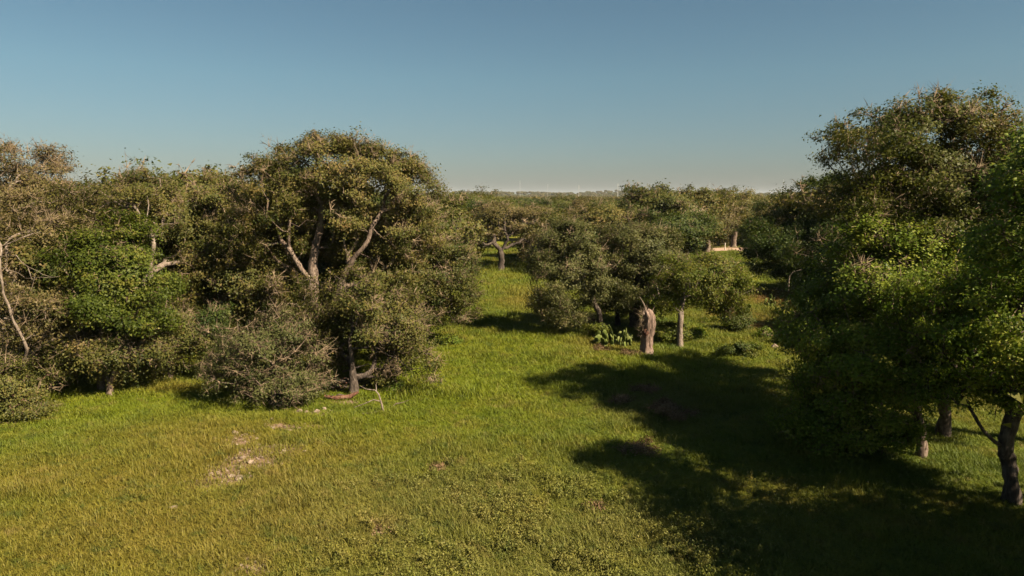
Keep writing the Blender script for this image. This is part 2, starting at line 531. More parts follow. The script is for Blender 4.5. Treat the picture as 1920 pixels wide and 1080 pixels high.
def meadow_group():
    nt = bpy.data.node_groups.new('meadow colour', 'ShaderNodeTree')
    nt.interface.new_socket('Color', in_out='OUTPUT', socket_type='NodeSocketColor')
    nt.interface.new_socket('Bare', in_out='OUTPUT', socket_type='NodeSocketFloat')
    go = nt.nodes.new('NodeGroupOutput')
    geo = nt.nodes.new('ShaderNodeNewGeometry')
    pos = geo.outputs['Position']
    big = noise_n(nt, pos, 0.16, 3, 0.6, 0.4)
    mid = noise_n(nt, pos, 0.7, 4, 0.6, 0.3)
    fine = noise_n(nt, pos, 3.5, 3, 0.6)
    wob = math_n(nt, 'MULTIPLY', math_n(nt, 'SUBTRACT', math_n(nt, 'ADD', math_n(nt, 'MULTIPLY', mid.outputs[0], 0.6), math_n(nt, 'MULTIPLY', fine.outputs[0], 0.4)), 0.5), 3.2)
    f = math_n(nt, 'ADD', math_n(nt, 'ADD', math_n(nt, 'MULTIPLY', big.outputs[0], 0.45), math_n(nt, 'MULTIPLY', mid.outputs[0], 0.38)), math_n(nt, 'MULTIPLY', fine.outputs[0], 0.17))
    c = ramp(nt, f, [(0.36, (0.066, 0.100, 0.010)), (0.46, (0.110, 0.136, 0.012)), (0.56, (0.145, 0.148, 0.016)), (0.66, (0.175, 0.145, 0.026))])
    lush = blob_field(nt, pos, wob, LUSH)
    c = mixc(nt, math_n(nt, 'MULTIPLY', lush, 0.75), c, mixc(nt, mid.outputs[0], (0.098, 0.138, 0.006), (0.162, 0.178, 0.009)))
    sage = blob_field(nt, pos, wob, SAGE)
    c = mixc(nt, math_n(nt, 'MULTIPLY', sage, 0.7), c, mixc(nt, fine.outputs[0], (0.105, 0.115, 0.020), (0.170, 0.150, 0.040)))
    dry = blob_field(nt, pos, wob, DRY)
    c = mixc(nt, math_n(nt, 'MULTIPLY', dry, 0.55), c, mixc(nt, mid.outputs[0], (0.155, 0.125, 0.018), (0.195, 0.128, 0.028)))
    rust = blob_field(nt, pos, wob, RUST)
    c = mixc(nt, math_n(nt, 'MULTIPLY', rust, 0.8), c, mixc(nt, mid.outputs[0], (0.185, 0.125, 0.026), (0.215, 0.100, 0.040)))
    spot = noise_n(nt, pos, 1.9, 4, 0.65, 0.5)
    dk = math_n(nt, 'MULTIPLY', math_n(nt, 'SUBTRACT', spot.outputs[0], 0.535), 7.0, clamp=True)
    c = mixc(nt, math_n(nt, 'MULTIPLY', dk, 0.75), c, (0.052, 0.078, 0.012))
    st_ = noise_n(nt, pos, 1.1, 4, 0.65, 0.8)
    dw = math_n(nt, 'MULTIPLY', math_n(nt, 'SUBTRACT', st_.outputs[0], 0.57), 6.0, clamp=True)
    c = mixc(nt, math_n(nt, 'MULTIPLY', dw, 0.6), c, (0.185, 0.130, 0.045))
    bare = blob_field(nt, pos, wob, BARE)
    nt.links.new(c, go.inputs['Color'])
    nt.links.new(bare, go.inputs['Bare'])
    return nt
MEADOW = meadow_group()

def grass_mat(name, mul=(1, 1, 1), trans=0.3):
    m, nt = new_mat(name)
    gr = nt.nodes.new('ShaderNodeGroup'); gr.node_tree = MEADOW
    at = nt.nodes.new('ShaderNodeAttribute'); at.attribute_name = 'tint'
    oi = nt.nodes.new('ShaderNodeObjectInfo')
    f = math_n(nt, 'ADD', math_n(nt, 'MULTIPLY', at.outputs['Fac'], 0.6), math_n(nt, 'MULTIPLY', oi.outputs['Random'], 0.4))
    v = ramp(nt, f, [(0.0, (0.72 * mul[0], 0.82 * mul[1], 0.65 * mul[2])), (0.5, mul), (1.0, (1.25 * mul[0], 1.15 * mul[1], 1.25 * mul[2]))])
    c = mixc(nt, 1.0, gr.outputs['Color'], v, 'MULTIPLY')
    p = nt.nodes.new('ShaderNodeBsdfPrincipled'); p.inputs['Roughness'].default_value = 0.6
    p.inputs['Specular IOR Level'].default_value = 0.2
    nt.links.new(c, p.inputs['Base Color'])
    tr = nt.nodes.new('ShaderNodeBsdfTranslucent'); nt.links.new(c, tr.inputs['Color'])
    mx = nt.nodes.new('ShaderNodeMixShader'); mx.inputs[0].default_value = trans
    nt.links.new(p.outputs[0], mx.inputs[1]); nt.links.new(tr.outputs[0], mx.inputs[2])
    out = nt.nodes.new('ShaderNodeOutputMaterial'); nt.links.new(mx.outputs[0], out.inputs['Surface'])
    return m

def ground_mat():
    m, nt = new_mat('meadow soil and turf')
    gr = nt.nodes.new('ShaderNodeGroup'); gr.node_tree = MEADOW
    geo = nt.nodes.new('ShaderNodeNewGeometry')
    n1 = noise_n(nt, geo.outputs['Position'], 6, 5, 0.7)
    n2 = noise_n(nt, geo.outputs['Position'], 1.6, 3)
    soil = ramp(nt, n1.outputs[0], [(0.3, (0.085, 0.055, 0.030)), (0.5, (0.165, 0.108, 0.066)), (0.68, (0.26, 0.185, 0.13))])
    turf = mixc(nt, 1.0, gr.outputs['Color'], ramp(nt, n1.outputs[0], [(0.3, (0.55, 0.6, 0.5)), (0.65, (1.15, 1.05, 1.1))]), 'MULTIPLY')
    c = mixc(nt, math_n(nt, 'MULTIPLY', gr.outputs['Bare'], 1.3, clamp=True), turf, soil)
    p = nt.nodes.new('ShaderNodeBsdfPrincipled'); p.inputs['Roughness'].default_value = 0.95
    p.inputs['Specular IOR Level'].default_value = 0.1
    nt.links.new(c, p.inputs['Base Color'])
    b = nt.nodes.new('ShaderNodeBump'); b.inputs['Strength'].default_value = 0.9; b.inputs['Distance'].default_value = 0.12
    nt.links.new(n1.outputs[0], b.inputs['Height']); nt.links.new(b.outputs[0], p.inputs['Normal'])
    out = nt.nodes.new('ShaderNodeOutputMaterial'); nt.links.new(p.outputs[0], out.inputs['Surface'])
    return m

# ------------------------------------------------------------------ ground, road, hills
def grid_sheet(xs, ys, hf):
    X, Yg = np.meshgrid(xs, ys)
    Z = hf(X, Yg)
    v = np.stack([X, Yg, Z], -1).reshape(-1, 3)
    ny, nx = X.shape
    i = np.arange(ny * nx).reshape(ny, nx)
    f = np.stack([i[:-1, :-1], i[:-1, 1:], i[1:, 1:], i[1:, :-1]], -1).reshape(-1, 4)
    return v, f
far_p = [160, 220, 320, 480, 700, 1000, 1500, 2300, 3400, 5000, 7000, 9000]
xs = np.array([-q for q in far_p[::-1]] + list(np.arange(-120, 121, 1.5)) + far_p, float)
ys = np.array([-400, -150, -60, -25] + list(np.arange(-10, 150, 1.5)) + far_p[0:], float)
v, f = grid_sheet(xs, ys, lambda x, y: ground_h(x, y) * np.clip((400 - np.hypot(x, y)) / 200, 0, 1))
ground = add_obj('ground', np_mesh('ground', v, f, 4, ground_mat(), smooth=True))
tag(ground, kind='structure')

def simple_mat(name, stops, scale, bump=0.3, rough=0.9):
    m, nt = new_mat(name)
    geo = nt.nodes.new('ShaderNodeNewGeometry')
    n1 = noise_n(nt, geo.outputs['Position'], scale, 5, 0.65)
    c = ramp(nt, n1.outputs[0], stops)
    p = nt.nodes.new('ShaderNodeBsdfPrincipled'); p.inputs['Roughness'].default_value = rough
    p.inputs['Specular IOR Level'].default_value = 0.15
    nt.links.new(c, p.inputs['Base Color'])
    b = nt.nodes.new('ShaderNodeBump'); b.inputs['Strength'].default_value = bump; b.inputs['Distance'].default_value = 0.05
    nt.links.new(n1.outputs[0], b.inputs['Height']); nt.links.new(b.outputs[0], p.inputs['Normal'])
    out = nt.nodes.new('ShaderNodeOutputMaterial'); nt.links.new(p.outputs[0], out.inputs['Surface'])
    return m
M['road'] = simple_mat('caliche road', [(0.3, (0.235, 0.150, 0.102)), (0.55, (0.323, 0.225, 0.165)), (0.75, (0.379, 0.279, 0.218))], 1.2)
M['stone'] = simple_mat('pale limestone', [(0.3, (0.109, 0.075, 0.050)), (0.5, (0.178, 0.134, 0.098)), (0.7, (0.255, 0.209, 0.162))], 7.0, 0.5)
M['far_woods'] = simple_mat('wooded hillside', [(0.35, (0.022, 0.034, 0.012)), (0.5, (0.042, 0.050, 0.018)), (0.65, (0.075, 0.072, 0.028))], 0.03, 1.0)
M['white_metal'] = simple_mat('white galvanised steel', [(0.3, (0.360, 0.360, 0.350)), (0.7, (0.410, 0.410, 0.400))], 0.6, 0.05, 0.5)
M['post'] = simple_mat('weathered post', [(0.3, (0.34, 0.30, 0.24)), (0.7, (0.55, 0.5, 0.42))], 3.0, 0.3)

def road_h(x, y):
    return ground_h(x, y) + 0.05
rx = np.linspace(22, 75, 60)
rows = np.linspace(0, 1, 7)
RV = []
for t in rows:
    yc = 117 + 0.04 * (rx - 35) - 0.0018 * (rx - 45) ** 2
    yy = yc - 3.4 + 6.8 * t + 0.35 * np.sin(rx * 0.7 + 3 * t) * (t in (0.0, 1.0))
    RV.append(np.stack([rx, yy, road_h(rx, yy) + 0.06 * math.sin(math.pi * t)], -1))
RV = np.array(RV)
i = np.arange(7 * 60).reshape(7, 60)
RF = np.stack([i[:-1, :-1], i[:-1, 1:], i[1:, 1:], i[1:, :-1]], -1).reshape(-1, 4)
road = add_obj('road', np_mesh('road', RV.reshape(-1, 3), RF, 4, M['road'], smooth=True))
tag(road, kind='structure')

def hill_h(x, y):
    d = np.clip((y - 1500) / 1300, 0, 1); d = d * d * (3 - 2 * d)
    n = 3.0 * np.sin(x / 210.0 + 1) + 2.2 * np.sin(x / 97.0 + y / 300.0) + 1.2 * np.sin(x / 41.0)
    ridge = 12 * np.exp(-((x - 480) / 120.0) ** 2) + 4 * np.exp(-((x + 500) / 500.0) ** 2)
    rough = 1.6 * np.sin(x / 9.0 + y / 13.0) * np.sin(y / 11.0 - x / 17.0)
    return -1.5 + d * (16 + 0.55 * n + ridge + rough)
v, f = grid_sheet(np.linspace(-2600, 2600, 420), np.linspace(1500, 3400, 60), hill_h)
hills = add_obj('hills', np_mesh('hills', v, f, 4, M['far_woods'], smooth=True))
tag(hills, kind='structure')
# ------------------------------------------------------------------ the left wood
GL, GC, GR = 'oaks along the left wood edge', 'trees on the middle knoll', 'trees on the right side of the meadow'
big_oak = hero('live_oak', 'tallest oak of the left wood, pinkish trunk and leaning limb showing through its crown', GL, 592, 36.3,
    [(520,375,37.3,72,72,3.0), (600,325,37.5,85,65,3.0), (690,330,37.6,72,66,3.0), (770,360,38,48,60,2.4), (540,440,37.1,80,55,2.5),
     (665,400,37.4,60,50,2.4), (480,440,37,50,52,2.4), (760,440,37.4,62,58,2.5), (690,268,37.5,26,24,.9), (612,268,37.5,40,20,.9),
     (765,305,38,30,24,1.0), (520,300,37.4,45,30,1.4), (640,455,37.3,40,45,2.0), (520,520,37.2,45,45,1.8), (735,500,37,50,45,1.8)], 0.36, 'olive', 'bark', seed=11,
    limbs=[[(592,690,36.3),(594,640,36.2),(593,600,36),(588,545,35.9),(585,500,35.9),(590,465,36.1),(600,430,36.6),(605,385,37)],
           [(588,535,35.9),(565,505,35.6),(548,478,35.7),(520,440,36.2)],
           [(592,640,36.2),(625,570,35.8),(655,500,35.3),(672,474,35.2),(690,452,35.2),(697,425,35.5),(715,398,36.2),(725,360,37)],
           [(697,430,35.4),(718,446,35.0),(742,464,34.6)],
           [(629,465,36.0),(621,432,36.2),(612,395,36.8)],
           [(575,412,35.6),(560,425,35.2),(545,418,35.0)]],
    dens=3.5, leaves=46, leaf=0.12, dead=0.42, twigs=5, clear_r=0.5)
hero('live_oak', 'drooping oak at the right end of the left wood, boughs low over the grass', GL, 800, 42.5,
    [(830,520,41.5,62,72,2.4), (775,470,42.5,60,58,2.4), (850,575,41.5,42,38,1.7), (770,560,40.5,58,58,2.0), (872,505,42,28,36,1.4), (735,510,40,48,56,2.0), (800,420,43,40,28,1.4)],
    0.26, 'olive', 'bark', seed=12, dens=3.2, leaves=42, leaf=0.12, dead=0.4, droop=0.5)
hero('live_oak', 'small dark trunked oak before the left wood, one thin bough reaching right', GL, 661, 31,
    [(680,565,32.2,75,56,1.8), (740,625,32.4,65,52,1.8), (635,620,32.6,48,55,1.5), (715,672,31.8,52,30,1.2), (802,690,30.5,32,20,.7), (600,560,33,48,42,1.4), (765,590,32.6,45,45,1.4)],
    0.19, 'olive', 'dark_bark', seed=13,
    limbs=[[(662,745,31),(661,690,31),(655,640,31),(662,590,31.6)], [(659,660,31),(700,650,31.2),(740,670,30.9),(770,693,30.6),(800,690,30.5)]],
    dens=3.6, leaves=44, leaf=0.11, dead=0.38, clear_r=0.25, droop=0.3)
hero('scrub_oak', 'rounded grey twiggy scrub oak at the foot of the left wood, touching the grass', GL, 515, 29.4,
    [(505,655,30.2,100,80,2.3), (445,690,29.6,52,58,1.5), (570,690,30,46,62,1.6), (520,722,29.2,72,36,1.4)], 0.12, 'silver', 'bark', seed=14,
    dens=4.0, leaves=36, leaf=0.095, dead=0.5, twigs=7, droop=0.5, sig=0.2)
hero('live_oak', 'oak with pale forked trunk and crooked side limb in the left wood', GL, 240, 36,
    [(260,370,37.3,60,40,2.2), (340,405,37.8,66,46,2.4), (425,398,38.4,48,46,2.3), (400,450,38,66,52,2.2), (185,390,37.5,60,50,2.2), (300,460,38.2,70,52,1.8), (265,328,37.5,34,14,1.0), (400,345,38.4,26,14,1.2)],
    0.17, 'olive', 'pale_bark', seed=15,
    limbs=[[(240,690,35.8),(245,610,35),(252,562,34.8),(275,525,34.8),(283,498,34.8),(286,445,34.9),(274,418,34.9),(250,385,35.2)],
           [(283,498,34.8),(300,489,34.5),(322,482,34.4),(345,466,34.4)], [(285,443,34.9),(310,407,35)], [(276,424,34.9),(279,385,35.2)]],
    dens=3.4, leaves=44, leaf=0.12, dead=0.42, clear_r=0.32)
hero('young_elm', 'bright green young tree among the olive oaks on the left', GL, 190, 31.6,
    [(212,432,32,46,34,1.2), (180,480,31.6,70,38,1.6), (228,508,31.2,48,42,1.4), (158,542,31.6,60,38,1.5), (222,565,30.8,66,34,1.5), (285,540,31,34,24,.9), (120,590,31,34,24,1.0), (262,440,32,26,18,.8), (130,450,32,28,18,.9), (290,600,31,36,22,.9)], 0.14, 'vivid', 'bark', seed=16,
    dens=3.8, leaves=50, leaf=0.12, dead=0.08, twigs=2)
hero('live_oak', 'thin crowned grey brown oak on the skyline at the far left edge', GL, 20, 38,
    [(42,305,39,68,34,2.2), (-30,350,39,80,64,2.8), (95,335,39,38,28,1.3), (60,380,39,80,50,2.2), (140,385,38,60,48,2.0), (20,430,38.4,70,40,2)], 0.28, 'brown', 'pale_bark', seed=17,
    dens=3.0, leaves=26, leaf=0.11, dead=0.5, twigs=6)
hero('live_oak', 'half bare oak with pale tangled limbs at the left edge of the photo', GL, 10, 30.2,
    [(25,430,31.4,95,40,2.0), (70,565,30.8,66,50,1.6), (-40,530,30.8,60,80,2.0), (115,605,30.4,56,46,1.5), (40,640,30.4,64,44,1.3), (130,460,31.6,50,45,1.5)], 0.16, 'brown', 'pale_bark', seed=18,
    limbs=[[(75,700,29.6),(52,655,29.2),(20,590,28.9),(5,540,28.9),(0,480,28.9),(-10,440,29.4)],
           [(2,470,28.9),(30,478,28.6),(52,500,28.4),(60,525,28.3)], [(45,488,28.4),(70,508,28.3),(98,520,28.2),(112,518,28.2)],
           [(2,500,28.9),(35,512,28.6),(62,522,28.5),(95,521,28.5)], [(0,455,29),(30,450,28.8),(60,440,29)]],
    dens=3.2, leaves=34, leaf=0.11, dead=0.42, twigs=6, clear_r=0.25)
hero('scrub_oak', 'low weeping scrub oak with hanging grey twigs on the left grass edge', GL, 205, 30.6,
    [(190,655,31,74,48,1.6), (258,662,31.2,58,48,1.4), (130,662,31.2,44,40,1.2)], 0.12, 'olive', 'bark', seed=19, dens=4.0, leaves=38, leaf=0.10, dead=0.35, droop=0.8, twigs=6)
hero('scrub_oak', 'green scrub oak right of the weeping one, beside the sunlit gap in the left wood', GL, 318, 33.2,
    [(310,620,33.2,58,42,1.6), (355,645,33.2,42,36,1.3), (290,590,33.6,50,40,1.5)], 0.11, 'olive', 'bark', seed=20, dens=3.8, leaves=40, leaf=0.105, dead=0.25, droop=0.4)
hero('cedar_bush', 'low reddish green cedar bush in the lower left corner of the wood', GL, 28, 27.5,
    [(28,735,27.8,56,58,1.5), (-30,720,28,60,62,1.6), (62,765,27.4,24,26,.7)], 0.10, 'cedar', 'red_wood', seed=21, dens=4.6, leaves=52, leaf=0.085, dead=0.22, twigs=4, cat='bush', flat=0.4)
hero('live_oak', 'shaded oak deep in the left wood, trunk showing left of the big oak', GL, 416, 38,
    [(430,480,37.8,68,55,2.2), (370,510,37.6,58,48,2.0), (478,530,37.4,55,48,1.8), (455,590,37.6,30,24,1.0), (360,570,36.6,40,36,1.4)], 0.24, 'olive', 'bark', seed=22,
    limbs=[[(416,660,38),(416,610,37.8),(414,570,37.9),(420,520,38.6)]], dens=3.0, leaves=42, leaf=0.12, dead=0.25, clear_r=0.4)

# ------------------------------------------------------------------ the middle knoll
hero('grey_live_oak', 'silvery domed oak with foliage to the ground, left of the two on the middle knoll', GC, 1127, 45,
    [(1065,465,45,50,48,2.0), (1098,508,45.2,52,54,2.2), (1040,530,44.6,48,54,2.0), (1058,584,44.6,46,24,1.6), (1022,490,45.4,32,36,1.4), (1075,432,45,26,18,1.0)], 0.20, 'silver', 'dark_bark', seed=31,
    dens=3.6, leaves=48, leaf=0.12, dead=0.18, twigs=5)
hero('grey_live_oak', 'silvery broad oak standing directly behind the broken stump', GC, 1190, 46.6,
    [(1195,470,47,62,52,2.3), (1232,520,46.8,55,60,2.2), (1200,552,45.8,62,32,1.9), (1170,440,47.5,40,26,1.5), (1240,455,47.5,32,30,1.5), (1216,560,44.4,34,24,1.2)], 0.36, 'silver', 'dark_bark', seed=32,
    limbs=[[(1190,622,46.6),(1190,590,46.5),(1188,550,46.6),(1200,510,47)]], dens=3.5, leaves=48, leaf=0.12, dead=0.18, twigs=5, clear_r=0.3)
hero('grey_live_oak', 'slimmer dark trunked oak squeezed between the two silvery oaks', GC, 1157, 47.8,
    [(1150,540,47.8,40,52,1.7), (1140,480,48,38,42,1.6), (1160,575,47.4,34,14,1.0)], 0.17, 'dark', 'dark_bark', seed=33, dens=3.4, leaves=44, leaf=0.12, dead=0.12)
hero('cedar_elm', 'small bright green tree with a straight slim bare trunk, right of the broken stump', GC, 1274, 40.6,
    [(1308,525,41.2,58,44,1.8), (1362,535,41.4,36,40,1.4), (1256,555,41.6,36,40,1.3), (1335,562,42.2,48,26,1.3), (1345,498,41.6,34,22,1.0), (1285,490,41.4,36,20,1.0)], 0.17, 'vivid', 'pale_bark', seed=34,
    limbs=[[(1273,657,40.6),(1275,620,40.6),(1277,585,40.6),(1283,555,40.8)]], dens=3.6, leaves=44, leaf=0.115, dead=0.10, clear_r=0.3)
hero('persimmon_bush', 'small dark leafy bush at the tip of the knoll, next to a prickly pear', GC, 1384, 46,
    [(1382,600,46,23,22,.8), (1372,612,46,18,14,.7), (1390,622,45.6,14,12,.5)], 0.05, 'dark', 'dark_bark', seed=35, dens=6, leaves=44, leaf=0.12, dead=0.02, cat='bush')
hero('live_oak', 'lone wide oak with a dark forked trunk at the far end of the grass lane', GC, 940, 84,
    [(925,412,85.5,58,28,3.6), (885,440,86,36,26,3.0), (985,428,86.5,46,34,3.4), (945,402,86,40,20,2.6), (1000,462,86.5,30,26,2.6), (880,470,87,26,18,2)], 0.36, 'brown', 'dark_bark', seed=36,
    limbs=[[(940,507,84),(940,480,84),(938,468,84),(925,455,83.6),(905,463,83.2)], [(940,474,84),(953,450,83.6),(945,425,84),(948,405,85)], [(939,470,84),(975,455,84.4),(985,440,85.5)]],
    dens=1.3, leaves=30, leaf=0.22, sig=0.42, dead=0.42, twig_r=0.032, tip_r=0.03, clear_r=0.7, twigs=6)

# ------------------------------------------------------------------ the right side
hero('live_oak', 'tall thin topped oak rising highest on the right against the sky', GR, 1772, 25.2,
    [(1740,265,26,105,75,2.4), (1640,290,25.6,82,72,2.1), (1850,275,26,85,70,2.3), (1700,385,25.2,110,75,2.4), (1820,400,25.4,110,85,2.5), (1610,375,25.6,55,50,1.7),
     (1690,212,26,26,22,.6), (1858,196,26,24,22,.6), (1765,200,26,55,24,1.0), (1585,255,25.8,26,22,.6), (1915,255,26,55,48,1.5), (1800,235,26,40,30,1.0), (1660,340,24.8,70,50,1.6), (1780,340,24.9,80,55,1.7)], 0.21, 'mixed', 'bark', seed=41,
    limbs=[[(1772,836,25.2),(1770,760,25.1),(1778,690,25),(1775,600,25.2),(1762,480,25.4),(1765,380,25.6),(1760,300,26)], [(1768,400,25.6),(1800,330,25.8),(1850,255,26)], [(1766,390,25.6),(1700,330,25.8),(1650,300,25.7)]],
    dens=3.0, leaves=40, leaf=0.105, dead=0.32, twigs=4, clear_r=0.2, sig=0.22)
hero('live_oak', 'bright leafy oak in front on the right with boughs sweeping down to the grass', GR, 1725, 23,
    [(1620,520,24,88,66,2.1), (1555,630,24.2,68,66,1.9), (1640,675,23,105,72,2.0), (1565,725,23.6,68,45,1.6), (1700,565,23.6,105,76,2.1), (1525,755,24.2,42,42,1.2), (1620,790,22.8,80,48,1.4), (1545,560,25,34,46,1.3), (1740,700,22.6,70,60,1.6), (1515,700,24.6,32,46,1.1), (1690,455,24.0,85,50,1.7), (1800,470,24.4,80,55,1.6), (1600,455,25,50,40,1.4), (1780,600,23,80,60,1.7), (1545,808,23.4,58,48,1.2), (1640,842,22.8,60,36,1.1), (1490,790,24.2,30,36,.9)],
    0.15, 'green', 'bark', seed=42, dens=3.8, leaves=48, leaf=0.105, dead=0.10, twigs=3, sig=0.22,
    limbs=[[(1725,872,23),(1727,820,23),(1722,760,23),(1700,690,23.3),(1680,620,23.6)], [(1723,770,23),(1660,745,23),(1600,740,23.2)], [(1705,700,23.2),(1620,640,23.6),(1570,620,24)]], clear=False)
hero('live_oak', 'nearest oak on the right, dark stout trunk with a limb bending left out of it', GR, 1896, 19.2,
    [(1880,640,19.8,120,85,2.2), (1800,600,20.2,105,100,2.2), (1960,560,20,140,140,2.8), (1785,725,20.4,80,40,1.5), (1935,735,19,80,34,1.3), (2000,680,19.4,90,80,1.8), (1950,440,17.2,90,105,1.6), (1985,340,16.6,85,75,1.5), (1915,330,17.4,50,45,1.0)], 0.20, 'green', 'dark_bark', seed=43,
    limbs=[[(1897,985,19.2),(1896,930,19.2),(1893,880,19.2),(1882,838,19.2),(1893,800,19.2),(1915,760,19.2),(1935,700,19.4)],
           [(1884,842,19.2),(1862,826,19.1),(1842,806,19.1),(1828,780,19.2),(1800,735,19.6)]], dens=3.9, leaves=48, leaf=0.10, dead=0.12, twigs=3, clear_r=0.3, sig=0.21)
hero('live_oak', 'olive brown oak cut by the right edge below the skyline', GR, 2040, 23.6,
    [(1935,300,24.6,92,82,2.2), (2010,430,24.2,130,110,2.8), (1910,470,24,90,70,2.0), (1990,580,23.8,110,90,2.3)], 0.3, 'olive', 'bark', seed=44, dens=3.4, leaves=46, leaf=0.105, dead=0.2, twigs=4)
hero('live_oak', 'dark oak behind the bright leafy one, between it and the far grass', GR, 1560, 32.5,
    [(1550,470,32,52,44,1.6), (1595,470,32.5,58,45,1.7), (1545,535,31,40,46,1.4), (1590,550,31,76,76,2.0), (1640,480,32,70,76,2.1)], 0.26, 'dark', 'dark_bark', seed=45, dens=3.2, leaves=44, leaf=0.12, dead=0.10)
hero('live_oak', 'dark green oak overhanging the end of the grass where the road shows', GR, 1505, 67,
    [(1440,455,64,42,36,2.8), (1490,400,66,54,46,3.2), (1455,485,62.5,55,36,2.6), (1540,375,66,48,44,3.0), (1520,460,63,58,66,3.2), (1420,440,63,28,26,1.9)], 0.34, 'dark', 'dark_bark', seed=46,
    dens=1.9, leaves=46, leaf=0.18, sig=0.34, dead=0.06, twig_r=0.02)

# ------------------------------------------------------------------ trees of which many alike stand behind
rngP = np.random.default_rng(5)
def proto(name, label, cat, leafm, barkm, seed, shape, **kw):
    r = np.random.default_rng(seed)
    lobes = []
    n = 8
    for i in range(n):
        a = i * 2.4 + r.uniform(-.4, .4); d = r.uniform(0.9, 2.6) if i else 0.2
        z = shape[0] + r.uniform(-1.0, 1.3) - 0.18 * d
        lobes.append((np.array([d * math.cos(a), d * math.sin(a), z]), np.array([r.uniform(1.2, 2.0), r.uniform(1.2, 2.0), r.uniform(0.9, 1.5)]) * shape[1]))
    h = shape[0] * 0.5
    limbs = [[(0, 0, -0.2), (0.1, 0.05, h * .5), (r.uniform(-.3, .3), r.uniform(-.3, .3), h)],
             [(0.05, 0.0, h * .8), (-1.2, -0.6, h * 1.25)], [(0.05, 0, h * .8), (1.2, -0.8, h * 1.2)]]
    data = grow_tree(limbs, lobes, 0.3, seed, clear=False, **kw)
    return finish_tree(name, data, (0, 0, 0), label, cat, 'x', leafm, barkm)
PK = dict(dens=1.7, leaves=34, leaf=0.19, sig=0.36, twig_r=0.026, tip_r=0.022, twigs=4)
PROTO = {
 'olive_a': proto('live_oak', 'x', 'tree', 'olive', 'bark', 61, (5.2, 1.15), dead=0.25, **PK),
 'olive_b': proto('live_oak', 'x', 'tree', 'olive', 'pale_bark', 62, (4.6, 1.2), dead=0.3, **PK),
 'brown_a': proto('live_oak', 'x', 'tree', 'brown', 'pale_bark', 63, (5.0, 1.1), dead=0.45, **PK),
 'brown_b': proto('live_oak', 'x', 'tree', 'brown', 'bark', 64, (5.4, 1.15), dead=0.35, **PK),
 'green_a': proto('live_oak', 'x', 'tree', 'mixed', 'bark', 65, (5.2, 1.1), dead=0.08, **PK),
 'dark_a': proto('live_oak', 'x', 'tree', 'dark', 'dark_bark', 66, (5.0, 1.2), dead=0.1, **PK),
}
PH = {}
for k, r in PROTO.items():
    zs = []
    for ch in r.children:
        a = np.empty(len(ch.data.vertices) * 3, np.float32); ch.data.vertices.foreach_get('co', a); zs.append(np.percentile(a[2::3], 99.7))
    PH[k] = max(zs)
used = set()
rng = random.Random(77)
def place(kind, px, Y, top_py=None, h=None, label='', group='', wide=1.0):
    b = GY(px, Y)
    if h is None: h = W(px, top_py, Y)[2] - b[2]
    s = h / PH[kind]
    sc = (s * wide, s * wide, s)
    rz = rng.uniform(0, 6.28)
    if kind not in used:
        used.add(kind); r = PROTO[kind]
        r.location = tuple(b); r.rotation_euler = (0, 0, rz); r.scale = sc; r['label'] = label; r['group'] = group
        return r
    return copy_tree(PROTO[kind], tuple(b), rz, sc, label, group)

GB = 'oaks closing off the far end of the meadow'
for a in [
 ('dark_a', 890, 97, 378, 'dark green rounded oak at the left of the lane end, pale post trunk beside it', 1.1),
 ('olive_a', 868, 112, 362, 'olive oak rising behind the dark rounded one at the lane end', 1.2),
 ('green_a', 905, 130, 356, 'yellow green crown topping the skyline above the lane end', 1.2),
 ('brown_a', 1010, 100, 384, 'reddish brown crown right of the lone forked oak', 1.2),
 ('olive_b', 1045, 92, 392, 'olive crown peeping over the left silvery oak', 1.1),
 ('olive_a', 1110, 78, 384, 'oak with a pinkish bent limb between the two silvery crowns', 1.1),
 ('dark_a', 1160, 86, 380, 'dark oak over the gap between the silvery oaks', 1.1),
 ('brown_b', 1090, 120, 372, 'brown oak in the second row behind the silvery oaks', 1.2),
 ('olive_b', 1235, 82, 348, 'taller oak with two tufts breaking the skyline above the stump', 1.0),
 ('olive_a', 1285, 92, 352, 'oak right of the two tufted one on the skyline', 1.0),
 ('dark_a', 1250, 74, 395, 'dark low oak behind the right silvery crown', 1.1),
 ('brown_b', 1325, 108, 362, 'oak with a leaning dark trunk at the left end of the visible road', 1.1),
 ('olive_a', 1375, 124, 353, 'round topped oak with pale forked limbs above the road', 1.0),
 ('brown_a', 1420, 128, 368, 'brown twiggy oak behind the visible stretch of road', 1.1),
 ('green_a', 1455, 135, 362, 'yellow green oak at the right end of the road behind the dark oak', 1.1)]:
    place(a[0], a[1], a[2], top_py=a[3], label=a[4], group=GB, wide=a[5])

